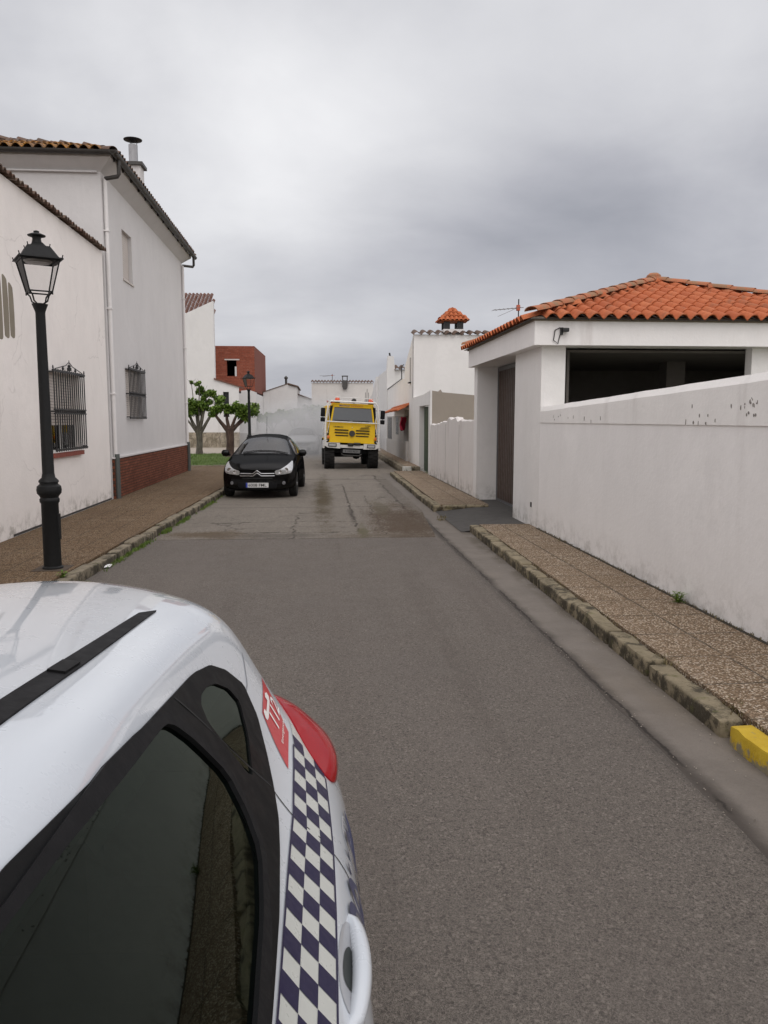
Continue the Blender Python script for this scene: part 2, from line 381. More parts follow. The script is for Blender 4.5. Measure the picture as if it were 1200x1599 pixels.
def mat_road():
    s = NB('old_asphalt'); P = s.co(); X, Y, Z = s.sep()
    c = agg(s, (.225, .200, .170), sc=180)
    c = s.mix(s.mr(s.noise(.7, 6, .6), .35, .7, 0, .4), c, (.17, .148, .124))
    c = s.mix(s.mr(s.noise(1.0, 6, .7, s.map(P, (3.0, .3, 1))), .5, .75, 0, .45), c, (.145, .122, .100))
    # cracks
    w = s.n('ShaderNodeVectorMath', operation='ADD'); s.l(P, w.inputs[0])
    wn_ = s.n('ShaderNodeTexNoise'); s.l(P, wn_.inputs['Vector']); wn_.inputs['Scale'].default_value = 1.8; wn_.inputs['Detail'].default_value = 7
    sc = s.n('ShaderNodeVectorMath', operation='SCALE'); s.l(wn_.outputs['Color'], sc.inputs[0]); sc.inputs['Scale'].default_value = 1.1; s.l(sc.outputs[0], w.inputs[1])
    for k_, sc_, th, am in ((1, .42, .014, .75), (2, 1.3, .012, .5)):
        d = s.vor(sc_, 'DISTANCE_TO_EDGE', s.map(w.outputs[0], (1, .65, 1), (k_*3.1, 0, 0)))
        mk = s.math('MULTIPLY', s.mr(d, 0, th, am, 0), s.mr(s.noise(.9, 3, .5, s.map(P, (1, 1, 1), (k_*9, 0, 0))), .42, .60))
        c = s.mix(mk, c, (.055, .048, .040))
    def spot(cx, cy, sx, sy, col, am, lo=.30, hi=.62, ns=2.2):
        nonlocal c
        q = s.math('SUBTRACT', s.noise(ns, 7, .7, s.map(P, (1, .5, 1), (cx, cy, 0))), .5)
        dx = s.math('DIVIDE', s.math('SUBTRACT', X, cx), sx); dy = s.math('DIVIDE', s.math('SUBTRACT', Y, cy), sy)
        r = s.math('SQRT', s.math('ADD', s.math('MULTIPLY', dx, dx), s.math('MULTIPLY', dy, dy)))
        r = s.math('ADD', r, s.math('MULTIPLY', q, 2.4)); q2 = s.math('SUBTRACT', s.noise(26, 8, .8, s.map(P, (1, .45, 1), (cx, 0, 0))), .5)
        r = s.math('ADD', r, s.math('MULTIPLY', q2, 3.2))
        c = s.mix(s.mr(r, .45, 1.15, am, 0, False), c, col)
    def cline(axis, c0, lo_, hi_, w_=.016, amp=.22, am=.85, fr=1.6):
        nonlocal c
        A, B = (X, Y) if axis == 'x' else (Y, X)
        q = s.math('MULTIPLY', s.math('SUBTRACT', s.noise(fr, 8, .72, s.map(P, (1, 1, 1), (c0*7, c0*3, 0))), .5), amp*2)
        d = s.math('ABSOLUTE', s.math('SUBTRACT', s.math('ADD', A, q), c0)); k = s.math('MULTIPLY', s.mr(B, lo_-.3, lo_), s.mr(B, hi_, hi_+.3, 1, 0))
        br = s.mr(s.noise(3.0, 4, .6, s.map(P, (1, 1, 1), (c0, 0, 0))), .36, .5)
        c = s.mix(s.math('MULTIPLY', s.math('MULTIPLY', k, br), s.mr(d, w_*.3, w_, am, 0)), c, (.040, .032, .026))
    cline('x', .62, 13.2, 22, .030, .14); cline('x', 1.05, 12.6, 19, .022, .25); cline('y', 16.7, -2.4, 2.2, .035, .12); cline('y', 14.3, -1.6, 1.3, .030, .30); cline('y', 20.4, -1.0, 2.3, .05, .2); cline('y', 24.5, -2.4, 2.3, .08, .12)
    cline('x', -.45, 12.3, 15.0, .025, .30); cline('y', 12.95, -1.9, .5, .04, .35); cline('x', 1.75, 15, 26, .05, .2)
    yb_ = s.math('ADD', Y, s.math('MULTIPLY', s.math('SUBTRACT', s.noise(5, 7, .75), .5), .25))
    c = s.mix(s.mr(yb_, 12.20, 12.36, .85, 0), c, (.05, .04, .032))
    spot(1.50, 14.0, .66, 3.4, (.088, .060, .038), .92)
    spot(0.95, 12.5, .8, .30, (.11, .085, .06), .7)
    spot(.05, 19.5, .22, 5.6, (.075, .056, .028), .92)
    spot(.70, 12.9, .10, .9, (.10, .088, .045), .8)
    spot(-1.85, 12.75, .75, .50, (.105, .075, .045), .85)
    spot(1.25, 16.4, .18, 1.8, (.105, .088, .055), .6)
    spot(-.75, 12.6, .85, .28, (.09, .078, .066), .6)
    spot(.60, 15.3, .07, 1.3, (.06, .05, .042), .7)
    spot(1.9, 21, .35, 5, (.115, .10, .085), .6)
    s.bump(s.math('ADD', s.vor(180), s.math('MULTIPLY', s.noise(12, 6), 2.0)), .008, .8)
    return s.fin(c, .88, spec=.3)
def mat_gutter():
    s = NB('concrete_gutter'); P = s.co(); X, Y, Z = s.sep()
    c = s.mix(s.mr(s.noise(3, 8, .65), .3, .7), (.152, .134, .117), (.188, .166, .145))
    c = s.mix(s.mr(s.noise(1.0, 5, .6, s.map(P, (1, .3, 1))), .5, .72, 0, .6), c, (.16, .132, .10))
    c = s.mix(s.mr(s.sep(s.vor(220, out='Color'))[0], .5, 1, 0, .28), c, (.10, .09, .08))
    nx = s.math('MULTIPLY', s.math('SUBTRACT', s.noise(1.5, 6, .6), .5), .16)
    e1 = s.math('ABSOLUTE', s.math('SUBTRACT', s.math('ADD', X, nx), 1.90))
    c = s.mix(s.mr(e1, .0, .13, .88, 0), c, (.048, .040, .034))
    e2 = s.math('ABSOLUTE', s.math('SUBTRACT', s.math('ADD', X, s.math('MULTIPLY', s.math('SUBTRACT', s.noise(4, 8, .75), .5), .12)), 1.925)); c = s.mix(s.math('MULTIPLY', s.mr(e2, .004, .018, .9, 0), s.mr(s.noise(1.1, 4), .42, .5)), c, (.022, .018, .015))
    c = s.mix(s.mr(s.noise(7, 8, .75), .56, .72, 0, .4), c, (.10, .085, .07))
    c = s.mix(s.math('MULTIPLY', s.mr(s.math('ADD', X, nx), 2.20, 2.34, 0, .7), s.mr(s.noise(2, 5), .4, .6)), c, (.085, .070, .052))
    s.bump(s.math('ADD', s.noise(40, 5), s.math('MULTIPLY', s.noise(6, 4), 1.5)), .006, .7)
    return s.fin(c, .85, spec=.3)
def mat_pebble(name, pal, tile=.40, dark=1.0, tx=0, ty=0):
    s = NB(name); P = s.co(); X, Y, Z = s.sep()
    g = s.vor(70, out='Color'); gs = s.sep(g)[0]
    r = s.n('ShaderNodeValToRGB'); s.l(gs, r.inputs[0]); r.color_ramp.interpolation = 'CONSTANT'
    r.color_ramp.elements[0].color = col4(pal[0]); r.color_ramp.elements[0].position = 0
    r.color_ramp.elements[1].color = col4(pal[1]); r.color_ramp.elements[1].position = .22
    for i, c_ in enumerate(pal[2:]): e_ = r.color_ramp.elements.new(.40+i*.52/(len(pal)-2)); e_.color = col4(c_)
    d = s.vor(70, 'F1'); c = s.mix(s.mr(d, .42, .62), r.outputs[0], mul(pal[0], .62))
    c = s.mix(s.mr(s.noise(.9, 7, .65), .38, .68, 0, .45), c, mul(pal[0], .8))
    c = s.mix(s.mr(s.noise(2.3, 7, .7, s.map(P, (1, 1, 1), (5, 0, 0))), .56, .72, 0, .45), c, mul(pal[-1], .75))
    def groove(V, o):
        f = s.math('ABSOLUTE', s.math('SUBTRACT', s.math('FRACT', s.math('DIVIDE', s.math('ADD', s.math('ADD', V, o), s.math('MULTIPLY', s.math('SUBTRACT', s.noise(3, 3), .5), .012)), tile)), .5))
        return s.mr(f, .478, .492)
    gr = s.math('MAXIMUM', groove(X, tx), groove(Y, ty))
    grm = s.math('MULTIPLY', gr, s.mr(s.noise(1.7, 4), .30, .5, .25, .65))
    c = s.mix(grm, c, (.045, .040, .030))
    s.bump(s.math('SUBTRACT', s.math('MULTIPLY', s.mr(d, 0, .6, 1, 0), .8), s.math('MULTIPLY', gr, 1.5)), .008, .8)
    return s.fin(c, .9, spec=.3)
M_asph, M_road, M_gut = mat_asphalt(), mat_road(), mat_gutter()
M_pebR = mat_pebble('pebble_paving', [(.20, .138, .085), (.26, .185, .12), (.39, .30, .205), (.33, .235, .155), (.49, .405, .30), (.60, .52, .42)], .60, tx=.05)
M_pebL = mat_pebble('brown_pebble_paving', [(.125, .076, .038), (.17, .104, .054), (.225, .147, .081), (.19, .12, .065), (.30, .21, .125), (.38, .30, .21)], .40)
g = MB(); g.box(-900, 900, -300, 1500, -.5, -.03); struct('ground', g, mat_earth())
struct('road', sheet(-3.6, 2.9, -9, 90, 0.0, 40, 4), M_road)
def wob(y): return 1.885+.035*mnoise.noise(Vector((y*.5, 3.1, 0)))+.018*mnoise.noise(Vector((y*2.6, 7.1, 0)))
def wob_end(x): return 12.17+.03*mnoise.noise(Vector((x*1.6, 9.1, 0)))
m = MB(); ys = [-9+.1*i for i in range(209)]
vs = []
for y in ys: vs += [(-3.2, y, .008), (wob(y), y, .008)]
fs = [(2*i, 2*i+1, 2*i+3, 2*i+2) for i in range(len(ys)-1)]; m.add(vs, fs)
xs = [-3.2+i*.1 for i in range(51)]; vs = []
for x in xs: vs += [(min(x, wob(11.8)), 11.8, .008), (min(x, wob(11.8)), wob_end(x), .008)]
m.add(vs, [(2*i, 2*i+2, 2*i+3, 2*i+1) for i in range(len(xs)-1)]); struct('asphalt', m, M_asph)
struct('gutter', sheet(lambda y: 1.80+.05*mnoise.noise(Vector((y*.8, 1, 0)))+(.25*max(0, min(1, (y-12)/4))), lambda y: 2.50, -9, 27, .004, 150, 1), M_gut)
# driveway in front of the gate
m = sheet(2.30, 3.86, 12.70, 17.1, 0, 6, 8, lambda x, y: .012+.085*max(0, min(1, (x-2.3)/.8))); struct('driveway', m, plain('dark_driveway_asphalt', (.062, .058, .054), .9, .22, 5, .004, 90))
# pavements
def slab(name, x0f, x1f, y0, y1, z, m_, ny=20):
    mb = MB(); vs = []
    for j in range(ny+1):
        y = y0+(y1-y0)*j/ny; a = x0f(y); b = x1f(y); vs += [(a, y, -.05), (a, y, z), (b, y, z), (b, y, -.05)]
    for j in range(ny):
        k = j*4
        for q in range(3): mb.f.append((k+q, k+q+1, k+q+5, k+q+4)); mb.mi.append(0)
    mb.f += [(0, 3, 2, 1), (ny*4, ny*4+1, ny*4+2, ny*4+3)]; mb.mi += [0, 0]; mb.v = vs
    return struct(name, mb, m_)
KW = .145
slab('pavement', lambda y: kx_right(y)+KW+.012, lambda y: 3.44, -9, 12.72, .130, M_pebR)
slab('pavement', lambda y: kx_right(y)+KW+.012, lambda y: 3.40, 15.72, 26.3, .135, M_pebR)
slab('pavement', lambda y: 2.78+KW, lambda y: 3.40, 26.95, 60, .24, M_pebR)
slab('pavement', lambda y: -4.50 if y < 27.25 else -30, lambda y: kx_left(y)-KW-.012, -9, 27.2, .130, M_pebL)
slab('pavement', lambda y: -30, lambda y: kx_left(y)-KW-.012, 27.2, 29.6, .130, M_pebL, 2)
slab('path', lambda y: -30, lambda y: kx_left(y)-.2, 40.6, 54, .115, plain('light_path', (.34, .30, .25), .9, .1, 3), 2)
# kerbs: every stone a worn block of its own
def mat_kerb(name, moss=.5, base=(.255, .215, .145)):
    s = NB(name); P = s.pos()
    c = s.mix(s.mr(s.noise(4, 8, .7, P), .3, .7), mul(base, .72), mul(base, 1.12))
    c = s.mix(s.math('MULTIPLY', s.mr(s.math('ADD', s.noise(5.5, 9, .75, P), s.mr(s.sep(P)[2], .085, .125, .06, -.022)), .47, .60), .9), c, (.042, .036, .026))
    c = s.mix(s.math('MULTIPLY', s.mr(s.noise(9, 8, .7, s.map(P, (1, 1, 1), (4, 4, 0))), .56, .68), moss), c, (.10, .105, .035))
    s.bump(s.math('ADD', s.noise(30, 6, .7, P), s.math('MULTIPLY', s.noise(7, 4, .6, P), 2)), .012, .8)
    return s.fin(c, .92, spec=.25)
M_kerb = mat_kerb('worn_kerb_stone'); M_kerbL = mat_kerb('mossy_kerb_stone', .7, (.24, .205, .15))
def mat_kerb_yellow():
    s = NB('yellow_kerb_paint'); P = s.pos(); z = s.sep(P)[2]
    c = s.mix(s.mr(s.noise(6, 7, .7, P), .35, .7), (.50, .33, .010), (.60, .42, .025))
    wear = s.math('ADD', s.noise(9, 9, .75, P), s.mr(z, .0, .12, .16, -.04))
    c = s.mix(s.mr(wear, .54, .62), c, (.24, .21, .14))
    s.bump(s.noise(30, 6, .7, P), .01, .7); return s.fin(c, .7)
M_kerbY = mat_kerb_yellow()
M_kerbW = mat_kerb('whitewashed_kerb_stone', .1, (.62, .60, .55))
rk = random.Random(5)
def kstone(parent, x0, x1, y0, y1, z1, m_, kx=None, bev=.018):
    bm = bmesh.new(); z0 = -.05
    vv = [bm.verts.new(p) for p in [(x0,y0,z0),(x1,y0,z0),(x1,y1,z0),(x0,y1,z0),(x0,y0,z1),(x1,y0,z1),(x1,y1,z1),(x0,y1,z1)]]
    for f in ((3,2,1,0),(4,5,6,7),(0,1,5,4),(1,2,6,5),(2,3,7,6),(3,0,4,7)): bm.faces.new([vv[i] for i in f])
    L_ = y1-y0
    bmesh.ops.subdivide_edges(bm, edges=[e_ for e_ in bm.edges if abs(e_.verts[0].co.y-e_.verts[1].co.y) > .1], cuts=max(3, int(L_/.09)), use_grid_fill=True)
    bmesh.ops.bevel(bm, geom=[e_ for e_ in bm.edges if e_.is_manifold and e_.calc_face_angle() > .5], offset=bev, segments=2, affect='EDGES', profile=.6)
    sd_ = rk.random()*50
    for v in bm.verts:
        if v.co.z < 0: continue
        p = v.co; n1_ = mnoise.noise(Vector((p.x*5, p.y*2.2+sd_, p.z*5))); n2_ = mnoise.noise(Vector((p.x*18, p.y*11+sd_, p.z*18)))
        e_ = min(p.y-y0, y1-p.y); chip = max(0, 1-e_/.07)*.012
        v.co += Vector(((n1_*.020+n2_*.009), 0, n1_*.010+n2_*.006-chip*(.8+n1_)))
    if kx:
        for v in bm.verts: v.co.x += kx(v.co.y)-kx((y0+y1)/2)
    bm.verts.index_update(); mb = MB(); mb.add([v.co[:] for v in bm.verts], [[v.index for v in f.verts] for f in bm.faces]); bm.free()
    return obj('kerbstone', mb, m_, parent, smooth=True, ang=55)
def kerb(): 
    o = bpy.data.objects.new('kerb', None); COL.objects.link(o); o['kind'] = 'structure'; return o
K1 = kerb(); J = [12.78, 11.95, 11.0, 10.25, 9.2, 8.45, 7.2, 6.15, 5.33, 4.22]
for a, b in zip(J[1:], J[:-1]):
    xm = kx_right((a+b)/2)+rk.uniform(-.008, .008); kstone(K1, xm, xm+KW, a+.020, b-.020, .125+rk.uniform(-.012, .008), M_kerb, kx_right)
y = 4.17
while y > -6: xm = kx_right(y-.5); kstone(K1, xm, xm+KW, y-.98, y-.015, .125, M_kerbY if y > 2 else M_kerb, kx_right); y -= 1.0
K2 = kerb(); y = 15.60
for k in range(10): xm = kx_right(y+.5)+rk.uniform(-.01, .01); kstone(K2, xm, xm+KW, y+.012, y+1.03, .13+rk.uniform(-.012, .01), M_kerb, kx_right); y += 1.05
kstone(K2, 2.44, 2.90, 15.56, 15.70, .14, M_kerb); kstone(K2, 2.92, 3.38, 15.56, 15.70, .14, M_kerb)
K3 = kerb(); kstone(K3, 2.80, 3.10, 26.75, 26.92, .25, M_kerbW); kstone(K3, 3.11, 3.40, 26.75, 26.92, .25, M_kerbL)
for k in range(16): kstone(K3, 2.78, 2.78+KW, 26.95+k*1.05, 27.98+k*1.05, .24, M_kerbL)
K4 = kerb(); y = -6.0; 
while y < 29.4:
    L_ = rk.choice((.45, .62, .80)) if y > 7 else .9; xm = kx_left(y+L_/2)+rk.uniform(-.012, .012)
    kstone(K4, xm-KW, xm, y+.015, y+L_-.015, .125+rk.uniform(-.018, .010), M_kerbL, kx_left); y += L_
K5 = kerb(); x = -14.0                             # along the front of the lawn
while x < -2.3: kstone(K5, x, x+.96, 29.75, 29.90, .16, M_kerbL); x += 1.0
for k in range(30): kstone(K5, -2.14, -2.0, 29.95+k*1.02, 30.92+k*1.02, .14, M_kerbL)
# lawn
lm = NB('lawn'); P_ = lm.co(); c_ = lm.mix(lm.mr(lm.noise(3, 8, .7), .3, .7), (.060, .105, .016), (.115, .175, .030))
c_ = lm.mix(lm.mr(lm.noise(1.2, 4, .6, lm.map(P_, (.3, 1, 1))), .52, .66, 0, .7), c_, (.05, .055, .02))
lm.bump(lm.noise(60, 4), .03, 1); lm = lm.fin(c_, .95)
struct('lawn', sheet(-14, -2.16, 29.92, 40.6, .15, 30, 30, lambda x, y: .13+.03*mnoise.noise(Vector((x, y, 0)))), lm)
jm = MB(); jm.box(3.405, 3.438, 2, 12.2, .12, .134); jm.box(3.375, 3.399, 17.4, 24.2, .12, .139)
struct('joint', jm, plain('dark_mossy_joint', (.030, .026, .018), .95, .3, 14))
def blades(mb, x, y, z, h, n, spread, rnd):
    for _ in range(n):
        a = rnd.uniform(0, 2*PI); r = spread*rnd.random(); px, py = x+r*math.cos(a), y+r*math.sin(a); hh = h*rnd.uniform(.5, 1.15); la = rnd.uniform(0, 2*PI); ln = hh*rnd.uniform(.2, .8); w = hh*.055+.002
        dx, dy = math.cos(la), math.sin(la); qx, qy = -dy*w, dx*w
        mb.add([(px-qx, py-qy, z), (px+qx, py+qy, z), (px+dx*ln*.4+qx*.7, py+dy*ln*.4+qy*.7, z+hh*.65), (px+dx*ln*.4-qx*.7, py+dy*ln*.4-qy*.7, z+hh*.65), (px+dx*ln, py+dy*ln, z+hh)], [(0, 1, 2, 3), (3, 2, 4)])
def leafmat(name, a, b):
    s = NB(name); r = s.n('ShaderNodeNewGeometry').outputs['Random Per Island']; c = s.mix(r, a, b)
    s.b.inputs['Subsurface Weight'].default_value = 0; return s.fin(c, .6, spec=.3)
M_grass = leafmat('grass_blades', (.06, .12, .015), (.16, .22, .04)); M_dry = leafmat('dry_weeds', (.10, .085, .035), (.20, .16, .08)); M_lawnb = leafmat('lawn_blades', (.05, .10, .014), (.14, .22, .04))
rg = random.Random(3)
gm = MB()
for _ in range(5200): blades(gm, rg.uniform(-9, -2.2), rg.uniform(29.95, 40.4), .14, .07, 2, .12, rg)
o = struct('grass', gm, M_lawnb, kind='stuff')
o['label'] = 'mown green grass on the lawn by the two pollarded trees'
gm = MB()
for _ in range(430):
    y = rg.choice([rg.uniform(8.6, 9.0), rg.gauss(10.7, .35), rg.gauss(11.6, .2), rg.gauss(13.2, .15), rg.gauss(14.6, .3), rg.gauss(17, .5), rg.uniform(9.8, 22)]); d_ = abs(rg.gauss(0, .035)); blades(gm, kx_left(y)+d_, y, 0.0, .055, 5, .05, rg)
o = struct('weeds', gm, M_grass, kind='stuff'); o['label'] = 'low green weeds and moss growing in the left gutter along the kerb'
gm = MB()
for _ in range(420):
    y = rg.choice([rg.uniform(3, 12.2), rg.uniform(5.5, 11.5), rg.uniform(16, 24)]); blades(gm, 3.435 if y < 13 else 3.385, y, .12, .035, 3, .03, rg)
for _ in range(90): y = rg.uniform(3.5, 12.6); blades(gm, kx_right(y)+KW+.01, y, .11, .03, 3, .03, rg)
for (x_, y_) in ((kx_right(5.33)+.16, 5.36), (kx_right(4.4)+.2, 4.42), (3.40, 10.9), (2.30, 14.6), (2.5, 15.3), (2.2, 14.2)):
    for _ in range(14): blades(gm, x_+rg.gauss(0, .04), y_+rg.gauss(0, .06), .10 if x_ > 2.4 else .01, .05, 3, .04, rg)
o = struct('weeds', gm, M_dry, kind='stuff'); o['label'] = 'dry brown weeds in the joint between the right pavement and the white walls'
def plant(x, y, z, h, n, label, rnd):
    mb = MB()
    for _ in range(n):
        a = rnd.uniform(0, 2*PI); r = h*rnd.uniform(.1, 1.0); zc = z+h*rnd.uniform(.1, 1); L_ = h*rnd.uniform(.25, .5); c = Vector((x+r*math.cos(a)*.8, y+r*math.sin(a)*.8, zc)); d_ = Vector((math.cos(a), math.sin(a), rnd.uniform(-.2, .6))).normalized(); q = d_.cross(Vector((0, 0, 1))).normalized()*L_*.3
        mb.add([c-d_*L_*.5, c+q, c+d_*L_*.5, c-q], [(0, 1, 2, 3)]); mb.tube([(x, y, z), tuple(c-d_*L_*.5)], .0025, 4, False)
    o = obj('weed', mb, M_grass, origin=(x, y, z)); return tag(o, label, 'weed')
gr_ = MB()
for _ in range(1100):
    y = rg.uniform(2.2, 12.5) if rg.random() < .8 else rg.uniform(12.5, 24); k_ = rg.random()
    x = kx_right(y)-abs(rg.gauss(0, .05))-.012 if k_ < .35 else (1.90+rg.gauss(0, .06) if k_ < .7 else rg.uniform(-1.5, 2.3)); r_ = rg.uniform(.002, .006)
    z = .012; gr_.add([(x+r_*rg.uniform(.7, 1.2), y, z), (x, y+r_*rg.uniform(.7, 1.2), z), (x-r_, y, z), (x, y-r_, z), (x, y, z+r_*.9)], [(0, 1, 4), (1, 2, 4), (2, 3, 4), (3, 0, 4)])
o = struct('grit', gr_, leafmat('grit_stones', (.08, .07, .06), (.36, .32, .27)), kind='stuff'); o['label'] = 'loose grit lying on the road and along the right gutter'
lf = MB()
for _ in range(260):
    a_ = rg.uniform(0, 6.3); y = rg.uniform(9, 27); x = rg.uniform(-4.45, kx_left(y)-.2) if rg.random() < .7 else rg.uniform(2.6, 3.4); y = y if x < 0 else rg.uniform(3, 12.4); r_ = rg.uniform(.008, .02); z = .136
    lf.add([(x+r_*math.cos(a_), y+r_*math.sin(a_), z), (x-r_*.5*math.sin(a_), y+r_*.5*math.cos(a_), z+r_*.5), (x-r_*math.cos(a_), y-r_*math.sin(a_), z), (x+r_*.5*math.sin(a_), y-r_*.5*math.cos(a_), z+.002)], [(0, 1, 2, 3)])
o = struct('fallen_leaves', lf, M_dry, kind='stuff'); o['label'] = 'dry leaf bits scattered on both pavements'
plant(3.36, 7.06, .13, .10, 60, 'small bright green weed sprouting at the foot of the right white wall', rg)
plant(-2.86, 8.86, .06, .12, 60, 'leafy green weed on the left kerb just beyond the police car roof', rg)
p = MB(); vs = []
for j in range(5):
    for i in range(6): vs.append((-2.71+(i-2.5)*.032+.01*rg.random(), 9.95+(j-2)*.04+.012*rg.random(), .018+.022*rg.random()))
p.add(vs, [(j*6+i, j*6+i+1, j*6+i+7, j*6+i+6) for j in range(4) for i in range(5)]); q = MB(); q.add([(x_, y_, z_-.004) for x_, y_, z_ in vs], [f[::-1] for f in p.f]); p.add(q.v, q.f)
tag(obj('paper_scrap', p, plain('white_paper', (.78, .78, .78), .8), origin=(-2.71, 9.95, .01)), 'crumpled white paper scrap lying in the left gutter near the lamp', 'litter')
# ================================================================ building materials
M_wall = plaster('white_render', (.80, .785, .77), amount=.10, streak=.10, low=.65, high=.0)
M_wallL1 = plaster('white_render_old', (.90, .855, .82), dirt=(.42, .38, .35), amount=.30, streak=.12, low=.8, crack=.24)
M_wallL2 = plaster('white_render_fine', (.66, .645, .64), amount=.06, streak=.08)
M_wallG = plaster('garden_wall_render', (.86, .845, .835), dirt=(.40, .36, .32), amount=.16, streak=.12, low=.45)
M_band = plaster('garden_wall_band', (.86, .845, .825), dirt=(.30, .27, .25), amount=.5, streak=.25)
M_wallW2 = plaster('stained_wall_render', (.76, .725, .70), dirt=(.34, .25, .22), amount=.45, streak=.65, low=.9, high=.0)
M_far = plaster('far_white_render', (.70, .69, .68), amount=.15, streak=.25)
M_farB = plaster('weathered_white_render', (.66, .63, .60), dirt=(.34, .31, .28), amount=.4, streak=.5)
M_fascia = plaster('fascia_render', (.86, .84, .83), dirt=(.34, .27, .24), amount=.10, streak=.35)
M_grey = plaster('bare_cement', (.33, .29, .245), dirt=(.16, .14, .12), amount=.4, streak=.4)
M_greyd = plaster('damp_grey_render', (.44, .42, .40), dirt=(.20, .19, .18), amount=.5, streak=.6)
M_dark = plain('dark_shade_plaster', (.10, .09, .08), .95, .2, 3)  # porch and room shade put into the plaster colour
M_gutm = plain('grey_gutter_metal', (.060, .056, .052), .5, .2, 10, metal=.3)
M_pipeg = plain('dark_green_grey_pipe', (.085, .095, .09), .5, .15, 10)
M_pipew = plain('white_painted_pipe', (.74, .72, .71), .6, .04, 10)
M_iron = plain('black_wrought_iron', (.012, .012, .013), .5, .2, 20)
M_glassd = tint_glass('window_glass', (.55, .58, .58), .02)
M_frame = plain('window_frame_white', (.66, .65, .62), .5, .05, 20)
M_shut = plain('roller_shutter', (.55, .50, .46), .6, .06, 8)
def mat_tile(name, cols, lichen=None, am=.5, dirt=.5):
    s = NB(name); r = s.n('ShaderNodeNewGeometry').outputs['Random Per Island']; P = s.pos()
    rp = s.n('ShaderNodeValToRGB'); s.l(r, rp.inputs[0]); rp.color_ramp.elements[0].color = col4(cols[0]); rp.color_ramp.elements[1].color = col4(cols[-1])
    for i, c_ in enumerate(cols[1:-1]): e_ = rp.color_ramp.elements.new((i+1)/(len(cols)-1)); e_.color = col4(c_)
    c = s.mix(s.mr(s.noise(14, 6, .7, P), .3, .7, 0, .5), rp.outputs[0], mul(cols[0], .7))
    c = s.mix(s.mr(s.noise(2.5, 7, .7, P), .50, .70, 0, dirt), c, (.10, .075, .05))
    if lichen: c = s.mix(s.mr(s.noise(5, 8, .75, P), .45, .58, 0, am), c, lichen)
    s.bump(s.noise(50, 5, .6, P), .004, .6); return s.fin(c, .85, spec=.3)
M_tile = mat_tile('orange_clay_tile', [(.40, .105, .04), (.48, .135, .05), (.45, .125, .047), (.52, .165, .068)], dirt=.4)
M_ridge = mat_tile('weathered_ridge_tile', [(.38, .14, .07), (.44, .16, .08)], (.22, .17, .10), .6)
M_tileo = mat_tile('orange_lichen_tile', [(.16, .10, .06), (.22, .13, .07)], (.45, .20, .02), .8)
M_tiled = mat_tile('dark_old_tile', [(.10, .065, .05), (.16, .10, .075), (.13, .07, .05)], (.16, .14, .11), .4)
M_tileb = mat_tile('brown_old_tile', [(.13, .06, .045), (.18, .085, .06)], None)
def mat_brick(name, c1, c2, mortar, sc=1.0, rough_b=.012, axis='x', white=0):
    s = NB(name); X, Y, Z = s.sep(); cb = s.n('ShaderNodeCombineXYZ'); s.l(Y if axis == 'x' else X, cb.inputs[0]); s.l(Z, cb.inputs[1])
    b = s.n('ShaderNodeTexBrick'); s.l(cb.outputs[0], b.inputs['Vector']); b.inputs['Scale'].default_value = sc
    b.inputs['Brick Width'].default_value = .25; b.inputs['Row Height'].default_value = .065; b.inputs['Mortar Size'].default_value = .008; b.inputs['Mortar Smooth'].default_value = .3; b.inputs['Bias'].default_value = -.1
    b.inputs['Color1'].default_value = col4(c1); b.inputs['Color2'].default_value = col4(c2); b.inputs['Mortar'].default_value = col4(mortar)
    c = s.mix(s.mr(s.noise(9, 6, .7), .35, .7, 0, .45), b.outputs['Color'], mul(c1, .45))
    c = s.mix(s.mr(s.noise(1.2, 6, .7), .5, .7, 0, .5), c, mul(c1, .5))
    if white: c = s.mix(s.mr(s.noise(3, 8, .75), .58, .72, 0, white), c, (.42, .34, .28))
    h = s.math('SUBTRACT', s.math('MULTIPLY', s.noise(60, 4), .4), b.outputs['Fac']); s.bump(h, rough_b, 1); return s.fin(c, .88, spec=.25)
M_brickL = mat_brick('red_brick', (.17, .052, .028), (.26, .085, .045), (.060, .040, .030))
M_brickF = mat_brick('orange_hollow_brick', (.30, .082, .048), (.38, .125, .078), (.25, .10, .07), .62, axis='y', white=.3)
M_brickS = plaster('reddish_brown_render', (.20, .070, .050), dirt=(.10, .05, .04), amount=.4, streak=.4)
def wall(mb, axis, a0, a1, b0, b1, z0, z1, holes=()):
    """slab normal to axis, spanning a0..a1 in thickness, b0..b1 along, with rectangular holes (b0,b1,z0,z1)"""
    br = sorted({b0, b1, *[h[0] for h in holes], *[h[1] for h in holes]})
    def bx(p, q, r0, r1):
        (mb.box(a0, a1, p, q, r0, r1) if axis == 'x' else mb.box(p, q, a0, a1, r0, r1))
    for p, q in zip(br[:-1], br[1:]):
        mid = (p+q)/2; hs = sorted((h[2], h[3]) for h in holes if h[0] < mid < h[1]); z = z0
        for u, v in hs:
            if u > z: bx(p, q, z, u)
            z = v
        if z1 > z: bx(p, q, z, z1)
    return mb
def frame_of(A, B, C):
    e = (Vector(B)-Vector(A)).normalized(); n = e.cross(Vector(C)-Vector(A)).normalized()
    if n.z < 0: n = -n
    s = n.cross(e).normalized()
    if s.dot(Vector(C)-Vector(A)) < 0: s = -s
    return e, s, n
